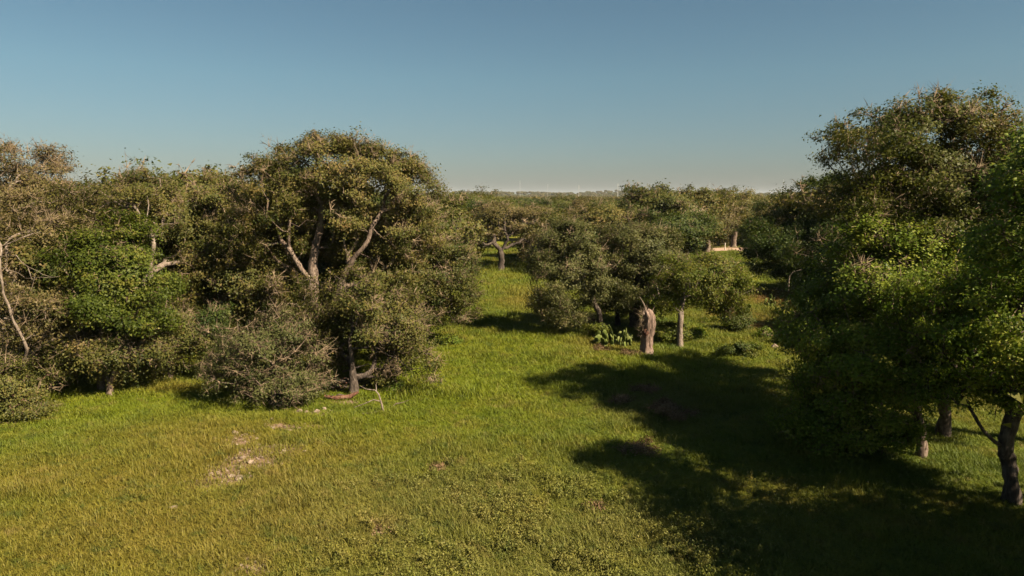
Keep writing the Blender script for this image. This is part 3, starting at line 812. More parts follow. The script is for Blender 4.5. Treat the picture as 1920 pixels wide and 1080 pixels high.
# skyline trees of the left wood
GS = 'skyline oaks behind the left wood'
for a in [
 ('brown_a', 120, 46, 342, 'greyish bare topped oak on the skyline between the far left oak and the forked one', 1.0),
 ('olive_b', 175, 50, 344, 'low olive crown on the skyline left of the pale forked trunk', 1.1),
 ('green_a', 280, 46, 320, 'green crown poking up behind the pale forked trunk', 0.9),
 ('dark_a', 345, 48, 332, 'dark green crown on the skyline right of the forked oak', 0.9),
 ('olive_a', 415, 47, 323, 'olive crown on the skyline next to the big oak', 1.0),
 ('brown_b', 455, 52, 354, 'brown crown tucked against the left of the big oak', 1.0),
 ('brown_a', -60, 44, 334, 'grey oak behind the far left skyline oak', 1.0),
 ('brown_b', 60, 40, 400, 'brown oak behind the half bare one', 1.2),
 ('olive_a', 130, 39, 420, 'olive oak behind the bright green young tree', 1.1),
 ('dark_a', 330, 43, 430, 'dark oak in the gap right of the crooked limb', 1.1),
 ('dark_a', 470, 44, 450, 'dark oak behind the left half of the big oak', 1.1),
 ('olive_b', 640, 46, 400, 'olive oak hidden behind the trunks of the big oak', 1.1),
 ('dark_a', 560, 42, 480, 'dark low oak behind the big trunk', 1.2),
 ('olive_a', 720, 48, 400, 'olive oak behind the leaning limb of the big oak', 1.1),
 ('olive_b', 790, 56, 372, 'olive oak between the big oak and the lane end', 1.1)]:
    place(a[0], a[1], a[2], top_py=a[3], label=a[4], group=GS, wide=a[5])

# inner rows of the left wood: nothing tells them apart
kinds = list(PROTO)
rr = random.Random(9)
for row, (Y0, step) in enumerate([(62, 110), (76, 95), (96, 80)]):
    px = -160 + 20 * row
    while px < 830 - 0 * row:
        place(rr.choice(kinds), px, Y0 + rr.uniform(-4, 4), h=rr.uniform(7.5, 9.6) if px > 430 else rr.uniform(8, 10.2),
              label='oak crown in the depth of the left wood behind its edge trees', group='oaks in the depth of the left wood', wide=rr.uniform(1.0, 1.25))
        px += step * rr.uniform(0.8, 1.2)
# right wood behind the near trees
for (k, px, Y, top, lab) in [
 ('dark_a', 1830, 52, 330, 'dark crown behind the tall thin topped oak'), ('green_a', 1800, 44, 330, 'green crown behind the right trees, nearer the edge'),
 ('dark_a', 1930, 40, 340, 'dark crown far back at the right edge'), ('olive_a', 1620, 62, 340, 'olive crown behind the dark right oaks')]:
    place(k, px, Y, top_py=top, label=lab, group='oaks in the depth of the right wood', wide=1.15)
for i in range(26):
    place(rr.choice(kinds), rr.uniform(1560, 2250), rr.uniform(70, 130), h=rr.uniform(7.5, 9.5),
          label='oak crown in the depth of the right wood behind its edge trees', group='oaks standing deep in the right wood', wide=1.15)
# second and further rows across the middle
for i in range(150):
    Y = 128 + 420 * (i / 150) ** 1.3 + rr.uniform(-6, 6)
    px = rr.uniform(560, 1700)
    if Y < 150 and 1300 < px < 1470: Y += 14
    place(rr.choice(kinds), px, Y, h=rr.uniform(7.2, 9.0),
          label='small distant oak crown merging into the wooded plain under the skyline', group='distant oaks on the wooded plain', wide=rr.uniform(1.1, 1.4))
# shade trees that stand at the right beside the camera
place('green_a', 0, 1, h=1) if False else None
for (kx, ky, h, lab) in [(16.2, 11.5, 10.8, 'green oak beyond the right edge that shades the lower right grass'), (14.6, 4.5, 9.0, 'green oak outside the lower right corner')]:
    s = h / PH['green_a']
    copy_tree(PROTO['green_a'], (kx, ky, float(ground_h(kx, ky))), rr.uniform(0, 6), (s * 1.05, s * 1.05, s), lab, 'oaks beside the right edge of the photo')

# scrub that closes the foot of the left wood
for (px, Y, lob, lf, sd, lab) in [
  (590, 33.6, [(575,610,34,40,34,1.2),(610,600,34.2,34,40,1.2)], 'olive', 81, 'olive scrub oak filling the gap behind the grey twiggy mound and the small oak'),
  (395, 33.0, [(390,625,33.4,46,34,1.3),(420,600,33.8,34,30,1.1)], 'dark', 82, 'dark scrub oak left of the grey twiggy mound'),
  (100, 31.5, [(95,690,31.6,50,36,1.3),(70,650,31.8,46,40,1.3)], 'brown', 83, 'brown twiggy scrub between the cedar bush and the weeping scrub oak'),
  (730, 36.0, [(720,590,36,46,40,1.5),(760,610,36.2,40,34,1.3)], 'olive', 84, 'olive scrub oak behind the small dark trunked oak'),
  (265, 34.5, [(255,590,34.6,44,36,1.4),(290,560,34.8,40,34,1.3)], 'green', 85, 'greenish scrub in front of the pale forked trunk')]:
    hero('scrub_oak', lab, 'scrub at the foot of the left wood', px, Y, lob, 0.11, lf, 'bark', seed=sd, dens=3.6, leaves=40, leaf=0.11, dead=0.28, droop=0.4)
#DETAILS
# ------------------------------------------------------------------ scattering by geometry nodes
def scatter(name, pts, rots, scls, sources, seed, kind='stuff'):
    me = bpy.data.meshes.new(name)
    me.vertices.add(len(pts)); me.vertices.foreach_set('co', np.ascontiguousarray(pts, np.float32).ravel())
    a = me.attributes.new('rot', 'FLOAT_VECTOR', 'POINT'); a.data.foreach_set('vector', np.ascontiguousarray(rots, np.float32).ravel())
    a = me.attributes.new('scl', 'FLOAT_VECTOR', 'POINT'); a.data.foreach_set('vector', np.ascontiguousarray(scls, np.float32).ravel())
    a = me.attributes.new('pick', 'INT', 'POINT'); a.data.foreach_set('value', np.random.default_rng(seed).integers(0, len(sources), len(pts)).astype(np.int32))
    c = bpy.data.collections.new(name + ' sources')
    for s in sources: c.objects.link(s)
    ng = bpy.data.node_groups.new(name, 'GeometryNodeTree')
    ng.interface.new_socket('Geometry', in_out='INPUT', socket_type='NodeSocketGeometry')
    ng.interface.new_socket('Geometry', in_out='OUTPUT', socket_type='NodeSocketGeometry')
    gi = ng.nodes.new('NodeGroupInput'); go = ng.nodes.new('NodeGroupOutput')
    iop = ng.nodes.new('GeometryNodeInstanceOnPoints')
    ci = ng.nodes.new('GeometryNodeCollectionInfo')
    ci.inputs['Collection'].default_value = c
    ci.inputs['Separate Children'].default_value = True
    ci.inputs['Reset Children'].default_value = True
    def named(t, nm):
        n = ng.nodes.new('GeometryNodeInputNamedAttribute'); n.data_type = t; n.inputs['Name'].default_value = nm
        return n.outputs[0]
    e = ng.nodes.new('FunctionNodeEulerToRotation')
    ng.links.new(named('FLOAT_VECTOR', 'rot'), e.inputs[0])
    ng.links.new(gi.outputs[0], iop.inputs['Points'])
    ng.links.new(ci.outputs[0], iop.inputs['Instance'])
    iop.inputs['Pick Instance'].default_value = True
    ng.links.new(named('INT', 'pick'), iop.inputs['Instance Index'])
    ng.links.new(e.outputs[0], iop.inputs['Rotation'])
    ng.links.new(named('FLOAT_VECTOR', 'scl'), iop.inputs['Scale'])
    ng.links.new(iop.outputs[0], go.inputs[0])
    o = add_obj(name, me)
    md = o.modifiers.new('scatter', 'NODES'); md.node_group = ng
    tag(o, kind=kind)
    return o

def tuft(name, n, h, rad, width, lean, mat, seed, leafy=False):
    r = np.random.default_rng(seed)
    V, F, T = [], [], []
    k = 0
    for i in range(n):
        a = r.uniform(0, 6.283); d = rad * math.sqrt(r.random())
        p = np.array([d * math.cos(a), d * math.sin(a), -0.02])
        az = r.uniform(0, 6.283); ln = h * r.uniform(0.55, 1.25); le = lean * r.uniform(0.3, 1.3)
        o = np.array([math.cos(az), math.sin(az), 0]); s = np.array([-o[1], o[0], 0]) * width * r.uniform(0.7, 1.3)
        m = p + np.array([0, 0, ln * 0.55]) + o * ln * le * 0.35
        t = p + np.array([0, 0, ln * (1 - 0.25 * le)]) + o * ln * le
        V += [p - s, p + s, m - s * 0.75, m + s * 0.75, t]
        F += [[k, k + 1, k + 3], [k, k + 3, k + 2], [k + 2, k + 3, k + 4]]
        tv = r.random(); T += [tv * 0.5, tv * 0.5, tv * .8, tv * .8, tv]
        k += 5
        if leafy:
            for j in range(11):
                f = r.uniform(0.25, 1.05); q = p + (t - p) * f
                d3 = norm(r.normal(size=3) + np.array([0, 0, 0.35])); b = norm(np.cross(d3, r.normal(size=3)))
                L = 0.05 * r.uniform(0.6, 1.3)
                V += [q, q + d3 * L * 0.55 + b * L * 0.3, q + d3 * L * 0.55 - b * L * 0.3, q + d3 * L]
                F += [[k, k + 1, k + 2], [k + 1, k + 3, k + 2]]
                tv2 = min(1, max(0, r.normal(0.55, 0.25))); T += [tv2] * 4
                k += 4
    return bpy.data.objects.new(name, np_mesh(name, np.array(V), np.array(F), 3, mat, np.array(T)))

M['grass'] = grass_mat('meadow grass')
M['weed'] = grass_mat('grey green weeds', (1.0, 0.98, 1.15), 0.25)
M['straw'] = leaf_mat('dry russet weeds', [(0.0, (0.07, 0.045, 0.02)), (0.5, (0.15, 0.095, 0.05)), (1.0, (0.25, 0.17, 0.10))], trans=0.15)
M['stalk'] = bark_mat('dry stalks', (0.06, 0.035, 0.02), (0.12, 0.075, 0.042), (0.19, 0.125, 0.075), 1.0)
M['pad'] = leaf_mat('prickly pear pads', [(0.0, (0.03, 0.05, 0.010)), (0.5, (0.075, 0.095, 0.020)), (1.0, (0.14, 0.14, 0.045))], trans=0.05)

def val_noise(x, y, cell, seed):
    r = np.random.default_rng(seed).random((256, 256))
    u, v = x / cell, y / cell
    iu, iv = np.floor(u).astype(int), np.floor(v).astype(int)
    fu, fv = u - iu, v - iv
    fu = fu * fu * (3 - 2 * fu); fv = fv * fv * (3 - 2 * fv)
    g = lambda a, b: r[a % 256, b % 256]
    return (g(iu, iv) * (1 - fu) + g(iu + 1, iv) * fu) * (1 - fv) + (g(iu, iv + 1) * (1 - fu) + g(iu + 1, iv + 1) * fu) * fv

rg = np.random.default_rng(3)
def bare_val(x, y):
    v = np.zeros_like(x)
    n = (val_noise(x, y, 0.7, 5) * 0.6 + val_noise(x, y, 0.25, 6) * 0.4 - 0.5) * 1.6
    for (px, py, rx_, ry_) in BARE:
        g = G(px, py)
        v = np.maximum(v, 1.15 - np.hypot((x - g[0]) / rx_, (y - g[1]) / ry_) + n)
    return v
def cloud(n, y0, y1, half0, half1):
    y = y0 + (y1 - y0) * rg.random(n)
    w = half0 + (half1 - half0) * (y - y0) / (y1 - y0)
    x = (rg.random(n) * 2 - 1) * w
    return x, y
GRASS = []
for (n, y0, y1, a0, a1, s0, s1) in [(26000, 12.5, 30, 11.5, 23, 0.8, 1.25), (26000, 30, 62, 23, 34, 1.1, 1.7), (11000, 62, 125, 40, 60, 1.8, 2.8)]:
    x, y = cloud(n, y0, y1, a0, a1)
    bv = bare_val(x, y)
    keep = (bv < 0.25) | (rg.random(len(x)) < 0.22)
    keep &= ~((np.abs(y - 117) < 5) & (x > 20))
    x, y = x[keep], y[keep]
    tall = 0.5 + 1.0 * val_noise(x, y, 2.2, 1) * val_noise(x, y, 0.8, 2) * 2
    s = rg.uniform(s0, s1, len(x))
    GRASS.append(np.stack([x, y, ground_h(x, y), s, s * tall], 1))
GRASS = np.concatenate(GRASS)
n = len(GRASS)
tufts = [tuft('grass_tuft', 34, 0.19, 0.31, 0.0085, 0.95, M['grass'], 100 + i) for i in range(5)]
rot = np.stack([rg.normal(0, .08, n), rg.normal(0, .08, n), rg.uniform(0, 6.28, n)], 1)
scatter('grass', GRASS[:, :3], rot, np.stack([GRASS[:, 3], GRASS[:, 3], GRASS[:, 4]], 1), tufts, 1)

# pale leafy weeds of the foreground
x, y = cloud(30000, 13.0, 27, 10, 14)
x = x + 1.5
dens = val_noise(x, y, 1.6, 21) * 0.6 + val_noise(x, y, 0.5, 22) * 0.4
ctr = np.clip(1.2 - np.abs((x - 1.5) / 6.0), 0, 1) * np.clip((23 - y) / 6, 0, 1)
keep = (rg.random(len(x)) < ctr * np.clip((dens - 0.42) * 4.5, 0, 1)) & (bare_val(x, y) < 0.2)
x, y = x[keep][:9000], y[keep][:9000]
n = len(x)
weeds = [tuft('weed_plant', 9, 0.34, 0.12, 0.006, 0.45, M['weed'], 200 + i, leafy=True) for i in range(4)]
s = rg.uniform(0.6, 1.3, n)
scatter('weeds', np.stack([x, y, ground_h(x, y)], 1), np.stack([np.zeros(n), np.zeros(n), rg.uniform(0, 6.28, n)], 1), np.stack([s, s, s * rg.uniform(.7, 1.2, n)], 1), weeds, 2)

# rubble of the bare patch
def stone_mesh(name, r, seed, flat=0.6):
    g = np.random.default_rng(seed)
    import bmesh
    bm = bmesh.new()
    bmesh.ops.create_icosphere(bm, subdivisions=1, radius=r)
    for v_ in bm.verts:
        k = g.uniform(0.72, 1.25)
        v_.co = Vector((v_.co.x * k * g.uniform(.9, 1.2), v_.co.y * k, v_.co.z * k * flat))
    me = bpy.data.meshes.new(name); bm.to_mesh(me); bm.free()
    me.materials.append(M['stone'])
    return me
pebs = [bpy.data.objects.new('pebble', stone_mesh('pebble', 0.045, 300 + i)) for i in range(4)]
PX = []
for (px, py, rx_, ry_) in BARE[:8] + [BARE[10]]:
    g = G(px, py); k = int(90 * rx_ * ry_) + 12
    PX.append(np.stack([g[0] + rg.normal(0, rx_ * .7, k), g[1] + rg.normal(0, ry_ * .7, k)], 1))
PX = np.concatenate(PX)
n = len(PX)
sc = rg.lognormal(-0.45, 0.5, n)[:, None] * np.ones(3)
scatter('gravel', np.stack([PX[:, 0], PX[:, 1], ground_h(PX[:, 0], PX[:, 1]) + 0.01], 1), rg.uniform(0, 6, (n, 3)) * [0.1, 0.1, 1], sc, pebs, 4)
for k, (px, py, r, lab) in enumerate([
    (441, 818, .17, 'white limestone rock standing out above the bare gravel patch'), (508, 789, .15, 'flat pale rock at the shadow edge of the grey scrub oak'),
    (327, 962, .13, 'lone white rock low in the left grass'), (486, 838, .09, 'small pale rock just right of the upper bare gravel'),
    (568, 838, .09, 'small white rock alone in the grass right of the gravel patch'), (504, 878, .11, 'pale rock at the right rim of the gravel patch'),
    (455, 866, .13, 'long pale rock across the middle of the gravel patch'), (470, 875, .12, 'cream rock in the middle of the gravel patch beside the long one'),
    (450, 905, .13, 'white rock in the lowest gravel of the bare patch'), (396, 898, .09, 'small rock left of the lowest gravel'),
    (594, 771, .20, 'round stone on the bare soil below the brush pile'), (607, 765, .13, 'pale stone behind the round one below the brush pile'),
    (575, 773, .14, 'tan stone left of the round one below the brush pile'), (562, 771, .16, 'leftmost tan stone on the soil below the brush pile'),
    (1452, 652, .30, 'pale rock at the shadow edge on the right slope'), (1460, 642, .22, 'smaller pale rock above the one at the right shadow edge')]):
    g = G(px, py)
    o = add_obj('rock', stone_mesh('rock', r, 400 + k, 0.75)); o.location = (g[0], g[1], g[2] + r * 0.08); o.rotation_euler = (0, 0, k * 1.7)
    tag(o, lab, 'rock', 'limestone rocks in the grass')
for k in range(9):
    px = 1375 + k * 5 if k < 4 else 1405 + (k - 4) * 6
    g = G(px, 494 + (k % 3))
    o = add_obj('rock', stone_mesh('rock', .35, 440 + k, 0.7)); o.location = (g[0], g[1], g[2] + .08)
    tag(o, 'pale stone in the broken row across the far strip of grass before the road', 'rock', 'stones in the row before the road')

# ------------------------------------------------------------------ broken stump on the knoll
def tube(path, radii, k=12, wob=0.0, seed=0, flute=0.0):
    r = np.random.default_rng(seed)
    p = np.array(path, float); R = np.array(radii, float)
    t = np.arange(len(p)); t2 = np.linspace(0, len(p) - 1, 3 * len(p) - 2)
    p = np.stack([np.interp(t2, t, p[:, c]) for c in range(3)], 1); R = np.interp(t2, t, R)
    tan = norm(np.gradient(p, axis=0)); a = norm(np.cross(tan, [0.2, 0.97, 0.1])); b = np.cross(tan, a)
    an = np.linspace(0, 2 * np.pi, k, endpoint=False)
    w = 1 + flute * np.sin(an * 5 + 1)[None, :] + 0.6 * flute * np.sin(an * 9)[None, :] + wob * r.normal(size=(len(p), k))
    ring = p[:, None] + (R[:, None] * w)[..., None] * (np.cos(an)[None, :, None] * a[:, None] + np.sin(an)[None, :, None] * b[:, None])
    i = np.arange(len(p) * k).reshape(len(p), k)
    F = np.stack([i[:-1], np.roll(i[:-1], -1, 1), np.roll(i[1:], -1, 1), i[1:]], -1).reshape(-1, 4)
    return ring.reshape(-1, 3), F
sb = G(1212, 668)
st = empty('broken_trunk', tuple(sb)); tag(st, 'thick broken oak trunk with a torn reddish knot, standing alone before the silvery oaks', 'dead trunk')
v, f = tube([(0, 0, -.1), (0, 0, .12), (0.01, 0, .5), (0.0, 0, 1.0), (0.06, 0, 1.35), (0.1, 0, 1.75), (0.1, 0, 2.15), (0.0, 0, 2.45), (-.07, 0, 2.6)],
            [.44, .36, .31, .31, .35, .37, .32, .25, .13], 30, 0.06, 3, 0.13)
add_obj('trunk', np_mesh('trunk', v, f, 4, bark_mat('stump bark', (0.06, 0.042, 0.032), (0.15, 0.105, 0.08), (0.24, 0.18, 0.145), 2.0), smooth=True), st)
v, f = tube([(-.10, -.20, .95), (-.12, -.22, 1.35), (-.02, -.24, 1.7)], [.08, .22, .08], 12, 0.14, 5)
add_obj('knot', np_mesh('knot', v, f, 4, M['red_wood'], smooth=True), st)
r = np.random.default_rng(8)
k = 110
p0 = np.stack([r.uniform(-.55, -.15, k), r.uniform(-.35, .2, k), r.uniform(1.1, 2.7, k)], 1)
d0 = norm(r.normal(size=(k, 3)) + np.array([-.7, -.2, 0.1]))
v, f = cones(p0, d0, r.uniform(.25, .6, k), np.full(k, .014), r)
add_obj('twigs', np_mesh('twigs', v, f, 3, M['twig']), st)
k = 16
p0 = np.stack([r.uniform(-.28, .2, k), r.uniform(-.18, .15, k), r.uniform(2.1, 2.45, k)], 1)
v, f = cones(p0, norm(r.normal(0, .25, (k, 3)) + np.array([0.05, 0, 1])), r.uniform(.25, .6, k), r.uniform(.03, .07, k), r)
add_obj('splinters', np_mesh('splinters', v, f, 3, M['bark']), st)
v, f = tube([(-.1, 0, 2.5), (-.25, -.1, 2.95), (-.5, -.15, 3.35)], [.06, .04, .015], 6, 0.05, 2)
add_obj('branch', np_mesh('branch', v, f, 4, M['pale_bark'], smooth=True), st)

# ------------------------------------------------------------------ brush pile and dead branches
def branch_obj(name, paths, mat, label, cat, group=None, at=None):
    V, F = [], []; nv = 0
    for i, (pth, rad) in enumerate(paths):
        v, f = tube(pth, rad, 6, 0.06, i)
        V.append(v); F.append(f + nv); nv += len(v)
    o = add_obj(name, np_mesh(name, np.concatenate(V), np.concatenate(F), 4, mat, smooth=True))
    if at is not None: o.location = tuple(at)
    if label: tag(o, label, cat, group)
    return o
g = G(655, 728)
bp = empty('brush_pile', tuple(g)); tag(bp, 'dark heap of dead branches and rotting wood round the foot of the small oak', 'brush pile')
r = np.random.default_rng(4)
for i in range(44):
    a = r.uniform(0, 6.28); x0 = r.normal(0, .9); y0 = r.normal(0.2, .45); z0 = abs(r.normal(.15, .28))
    L = r.uniform(.6, 1.7); d = norm(np.array([math.cos(a), math.sin(a) * .6, r.normal(.05, .25)]))
    p = np.array([x0, y0, z0]); q = p + d * L; m_ = (p + q) / 2 + r.normal(0, .12, 3)
    q[2] = max(q[2], .04); m_[2] = max(m_[2], .05)
    R0 = r.uniform(.02, .06)
    o = branch_obj('branch', [((p, m_, q), (R0, R0 * .8, R0 * .35))], M['red_wood'] if r.random() < .45 else M['dark_bark'], None, None)
    o.parent = bp
g = G(640, 748); lg = branch_obj('fallen_log', [(((-.75, .05, .16), (-.2, -.05, .1), (.4, .0, .17), (.75, .12, .34)), (.07, .11, .10, .05))], M['red_wood'],
    'curved reddish log lying left of the small oak trunk', 'log', at=g)
g = G(719, 772)
branch_obj('dead_branch', [(((0, 0, -.02), (-.08, .05, .35), (-.2, .1, .75), (-.35, .15, .92)), (.05, .045, .035, .022)), (((-.35, .15, .92), (-.75, .2, .95), (-1.0, .25, 1.08)), (.028, .02, .01)),
    (((-.1, .08, .45), (-.4, .0, .55), (-.9, -.05, .35), (-1.2, -.1, .25)), (.03, .025, .018, .008)), (((-.3, .15, .9), (-.33, .2, 1.15), (-.26, .2, 1.3)), (.02, .014, .006))],
    M['pale_bark'], 'bleached crooked dead branch propped in the grass right of the brush pile', 'branch', at=g)
g = G(742, 764)
branch_obj('dead_branch', [(((-.18, 0, 0), (0, .05, .16), (.3, .1, .2), (.55, .12, .3)), (.025, .025, .016, .008))], M['pale_bark'], 'short bleached branch lying right of the crooked dead branch', 'branch', at=g)
g = G(690, 775)
branch_obj('dead_branch', [(((-.6, 0, .05), (-.2, -.05, .06), (.2, .05, .08), (.5, .1, .14)), (.012, .022, .018, .008))], M['pale_bark'], 'thin bleached stick lying below the brush pile', 'branch', at=g)
g = G(1488, 540)
branch_obj('dead_branch', [(((0, 0, 0), (0, 0, .9), (.05, 0, 1.5)), (.06, .055, .05)), (((.02, 0, 1.35), (.3, -.1, 1.75), (.95, -.2, 1.95)), (.06, .05, .02))], M['pale_bark'], 'hooked white dead stub at the edge of the dark right oaks', 'branch', at=W(1478, 548, 58) )

# ------------------------------------------------------------------ prickly pears
def pad_mesh():
    import bmesh
    bm = bmesh.new()
    bmesh.ops.create_icosphere(bm, subdivisions=2, radius=0.5)
    for v_ in bm.verts:
        z = v_.co.z
        v_.co = Vector((v_.co.x * (0.78 + 0.22 * z), v_.co.y * 0.17, z + 0.46))
    me = bpy.data.meshes.new('pad'); bm.to_mesh(me); bm.free()
    me.materials.append(M['pad'])
    at = me.attributes.new('tint', 'FLOAT', 'POINT'); at.data.foreach_set('value', np.full(len(me.vertices), .5, np.float32))
    for p_ in me.polygons: p_.use_smooth = True
    return me
PAD = pad_mesh()
def prickly_pear(loc, w, h, n, seed, label):
    r = np.random.default_rng(seed)
    root = empty('prickly_pear', tuple(loc)); tag(root, label, 'cactus', 'prickly pears on the knoll')
    tips = []
    for i in range(n):
        if i < n * 0.4 or not tips:
            p = np.array([r.uniform(-w / 2, w / 2), r.uniform(-w / 3, w / 3), -0.03])
        else:
            p = np.array(tips[r.integers(len(tips))])
        s = h * r.uniform(0.3, 0.48)
        o = add_obj('pad', PAD, root, tuple(p))
        rx_, ry_ = r.normal(0, .35), r.normal(0, .45)
        o.rotation_euler = (rx_, ry_, r.uniform(0, 3.14)); o.scale = (s * 0.9, s, s)
        d = o.rotation_euler.to_matrix() @ Vector((0, 0, s * 0.88))
        if p[2] + d.z < h: tips.append(tuple(p + np.array(d)))
prickly_pear(G(1150, 650), 2.0, 1.05, 80, 1, 'large green prickly pear thicket left of the broken trunk')
prickly_pear(G(1398, 604), 0.9, 1.3, 22, 2, 'prickly pear with pale upright pads beside the small dark bush')
prickly_pear(G(1438, 578), 1.2, 1.0, 24, 3, 'yellowish prickly pear on the left of the reddish bare slope')
prickly_pear(G(1462, 577), 1.0, .7, 14, 4, 'low grey green prickly pear in the middle of the reddish slope')
prickly_pear(G(1470, 572), .6, .8, 8, 5, 'small prickly pear furthest right on the reddish slope')
prickly_pear(G(1370, 660), .9, .6, 12, 6, 'lit prickly pear at the edge of the big shadow')
prickly_pear(G(1230, 646), .7, .7, 10, 7, 'dark prickly pear immediately right of the broken trunk')
prickly_pear(G(1350, 618), 1.5, .35, 14, 8, 'flat sprawling prickly pear below the slim green tree crown')

# ------------------------------------------------------------------ bushes and weed clumps
def bush(name, loc, w, h, leafm, seed, label, cat='bush', dens=5, leaf=.11, leaves=26, group='low bushes in the grass', **kw):
    lobes = []
    r = np.random.default_rng(seed)
    for i in range(4):
        lobes.append((np.array([r.uniform(-.5, .5) * w * .7, r.uniform(-.5, .5) * w * .5, h * r.uniform(.4, .6)]), np.array([w * .36, w * .34, h * r.uniform(.35, .45)])))
    limbs = [[(0, 0, -.05), (0.03, 0, h * .3)]]
    kw.setdefault('sig', 0.14); kw.setdefault('tw', min(1.0, .25 + .5 * h))
    data = grow_tree_low(limbs, lobes, .03, seed, dens=dens, leaves=leaves, leaf=leaf, twigs=1, dead=0.03, clear=False, tip_r=.008, **kw)
    return finish_tree(name, data, tuple(loc), label, cat, group, leafm, 'dark_bark', 'stalk' if leafm == 'straw' else 'twig')
def grow_tree_low(limbs, lobes, R, seed, **kw):
    # small plants: keep the low points the trees drop
    sh = 0.45
    l2 = [(c + np.array([0, 0, sh]), r) for c, r in lobes]
    limbs2 = [[np.asarray(q) + np.array([0, 0, sh]) for q in l] for l in limbs]
    BV, BF, TV, TF, LV, LF, t = grow_tree(limbs2, l2, R, seed, **kw)
    for a in (BV, TV, LV): a[:, 2] -= sh
    return BV, BF, TV, TF, LV, LF, t
bush('sapling', G(1255, 645), 2.2, 1.5, 'vivid', 501, 'lush green bush in the shade right of the broken trunk')
bush('sapling', G(1305, 634), 1.6, .5, 'green', 502, 'low green bush behind the slim bare trunk')
bush('sapling', G(1110, 640), 1.3, 1.1, 'vivid', 503, 'green bush in the shade of the left silvery oak')
bush('sapling', G(1322, 606), 1.0, .5, 'vivid', 504, 'small bright bush below the crown of the slim green tree')
bush('sapling', G(1424, 636), 1.2, .7, 'green', 505, 'small green bush on the slope just above the big shadow')
bush('sapling', G(1478, 648), 1.8, .8, 'dark', 506, 'dark bush beside the pale rocks at the right shadow edge')
bush('sapling', G(1388, 665), 1.8, .7, 'dark', 507, 'dark bush inside the shadow behind the lit prickly pear')
bush('sapling', G(835, 642), 1.5, .5, 'green', 508, 'low green clump in the small shadow right of the left wood')
for k, (px, py, w, h, lab) in enumerate([
    (1170, 757, 1.1, .45, 'russet dry weed clump in the sun gap of the big shadow'), (1248, 782, 1.9, .7, 'largest russet weed clump in the big shadow'),
    (1186, 672, 1.0, .4, 'brownish weed clump at the foot of the broken trunk'), (1132, 662, .9, .4, 'dry weed clump below the large prickly pear thicket'),
    (1214, 738, 1.2, .4, 'faded weed clump behind the two russet ones'), (1200, 842, 1.2, .4, 'brown weed clump low in the big shadow'),
    (822, 876, .4, .14, 'reddish tuft in the foreground grass'), (714, 998, .35, .13, 'dark reddish tuft low in the foreground'), (1118, 948, .5, .16, 'brown tuft at the foreground shadow edge')]):
    bush('dry_weed_clump', G(px, py), w, h, 'straw', 520 + k, lab, 'weeds', dens=9, leaf=.06, leaves=16, group='russet dry weed clumps', sig=.1)
bush('yellow_flowers', G(737, 733), 1.0, .4, 'green', 540, 'patch of small yellow flowering weeds right of the brush pile', 'weeds', dens=8, leaf=.06, leaves=14, sig=.1)

for k, (px, Y, w, h, lf, lab) in enumerate([(1338, 127, 5, 2.6, 'brown', 'brown bush on the dirt bank behind the left end of the road'), (1372, 131, 6, 3.0, 'dark', 'dark bush behind the middle of the road'),
    (1410, 128, 5, 2.4, 'olive', 'olive bush behind the right part of the road'), (1318, 112, 4, 1.8, 'brown', 'brown bush before the left end of the road')]):
    bush('roadside_bush', GY(px, Y), w, h, lf, 560 + k, lab, dens=1.6, leaf=.24, leaves=26, sig=.4, group='bushes along the road')

# ------------------------------------------------------------------ posts, masts
def post(loc, h, r_, label):
    v, f = tube([(0, 0, -.1), (0, 0, h * .5), (0, 0, h)], [r_, r_, r_ * .9], 8, 0.03, 1)
    o = add_obj('post', np_mesh('post', v, f, 4, M['post'], smooth=True)); o.location = tuple(loc); tag(o, label, 'post')
post(G(1359, 470), 1.3, .09, 'short pale fence post on the near verge of the road')
post(GY(846, 86), 2.3, .13, 'pale upright post under the dark oak left of the lane end')
def mast(px, top, Y, r_, label):
    b = GY(px, Y); h = W(px, top, Y)[2]
    root = empty('power_mast', (b[0], b[1], -2)); tag(root, label, 'mast', 'white power masts on the horizon')
    v, f = tube([(0, 0, 0), (0, 0, h * .5), (0, 0, h + 2)], [r_, r_ * .8, r_ * .5], 8)
    add_obj('pole', np_mesh('pole', v, f, 4, M['white_metal'], smooth=True), root)
    for z in (.96, .90, .84):
        v, f = tube([(-1.3, 0, 0), (0, 0, .08), (1.3, 0, 0)], [.05, .08, .05], 6)
        add_obj('cross_arm', np_mesh('cross_arm', v, f, 4, M['white_metal']), root, (0, 0, (h + 2) * z))
mast(975, 338, 1450, .3, 'thin grey mast furthest left on the horizon')
mast(1027, 345, 1450, .25, 'pale mast on the horizon above a bare grey treetop')
mast(1085, 347, 1000, .36, 'white mast on the horizon over the silvery oaks, second brightest')
mast(1158, 344, 900, .40, 'brightest white mast, just left of the skyline hill')
mast(1330, 342, 1450, .25, 'faint mast between the skyline oaks above the road')
mast(1467, 336, 1300, .28, 'mast furthest right, beside the dark right oaks')
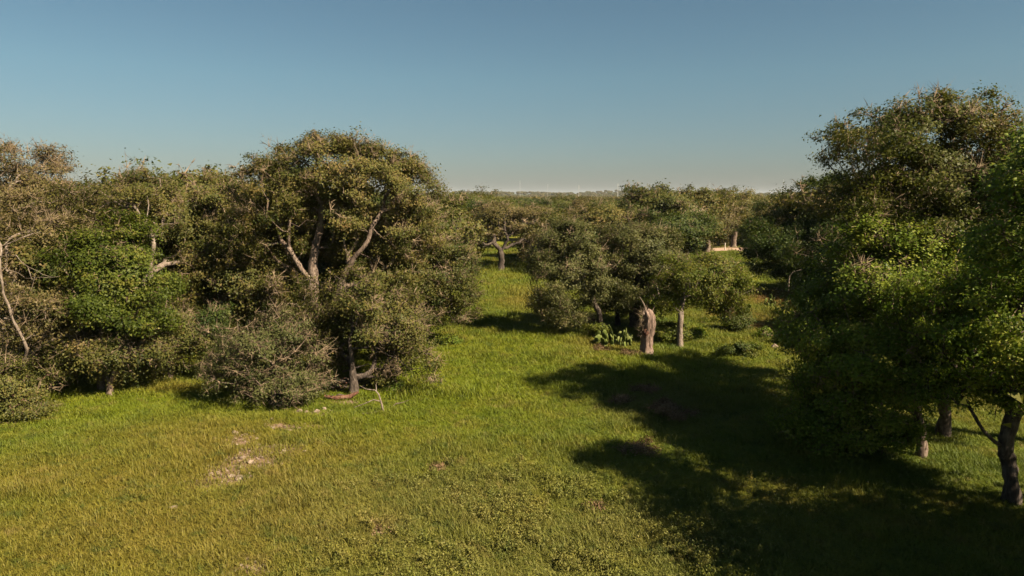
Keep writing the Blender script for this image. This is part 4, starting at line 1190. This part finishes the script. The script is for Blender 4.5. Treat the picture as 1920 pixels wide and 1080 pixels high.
# bare grey treetop on the skyline
rb = np.random.default_rng(12)
base = GY(1022, 165)
dt = empty('dead_tree', tuple(base)); tag(dt, 'bare grey dead treetop standing out on the middle skyline', 'dead tree')
v, f = tube([(0, 0, 0), (.2, 0, 4), (0, 0, 7)], [.3, .22, .12], 8, .03)
add_obj('trunk', np_mesh('trunk', v, f, 4, M['pale_bark'], smooth=True), dt)
for i in range(9):
    a = rb.uniform(-1, 1); z0 = rb.uniform(5.4, 7)
    v, f = tube([(0, 0, z0), (a * .8, rb.uniform(-.4, .4), z0 + 1.2), (a * 1.7, rb.uniform(-.6, .6), z0 + 2.6)], [.09, .06, .025], 5)
    add_obj('branch', np_mesh('branch', v, f, 4, M['pale_bark'], smooth=True), dt)

# ------------------------------------------------------------------ far woods (one mass) and the air
srcs = []
for i in range(3):
    r = np.random.default_rng(900 + i)
    n = 420
    d = norm(r.normal(size=(n, 3))); c = d * np.array([4.2, 4.2, 2.6]) * (0.75 + .3 * r.random(n))[:, None] + np.array([0, 0, 5.4])
    c = c[c[:, 2] > 1.5]
    V_, F_ = leaf_tris(c, norm(d[:len(c)] + r.normal(0, .5, (len(c), 3)) + np.array([0, 0, .4])), r.uniform(.9, 1.7, len(c)), r)
    srcs.append(bpy.data.objects.new('far_crown', np_mesh('far_crown', V_, F_, 3, M['brown' if i == 1 else 'olive'], np.repeat(r.uniform(.1, .9, len(c)), 3))))
n = 9000
Y = 330 * (2900 / 330) ** rg.random(n)
X = (rg.random(n) * 2 - 1) * (0.62 * Y + 60)
Z = np.maximum(hill_h(X, Y), 0) * (Y > 1500)
s = rg.uniform(.8, 1.12, n)[:, None] * np.array([1.15, 1.15, 1.0]) * (1 + .25 * (Y > 1500))[:, None]
scatter('distant_woods', np.stack([X, Y, Z - .3], 1), np.stack([np.zeros(n), np.zeros(n), rg.uniform(0, 6.28, n)], 1), s, srcs, 9)

hz_m, nt = new_mat('air')
pv = nt.nodes.new('ShaderNodeVolumePrincipled')
pv.inputs['Color'].default_value = (0.80, 0.88, 0.95, 1)
pv.inputs['Density'].default_value = 0.00005
pv.inputs['Anisotropy'].default_value = 0.0
out = nt.nodes.new('ShaderNodeOutputMaterial'); nt.links.new(pv.outputs[0], out.inputs['Volume'])
hv = np.array([[x_, y_, z_] for x_ in (-9500, 9500) for y_ in (-500, 9300) for z_ in (-4.0, 72.0)], float)
hf = np.array([[0,1,3,2],[4,6,7,5],[0,4,5,1],[2,3,7,6],[0,2,6,4],[1,5,7,3]])
tag(add_obj('haze', np_mesh('haze', hv, hf, 4, hz_m)), kind='stuff')
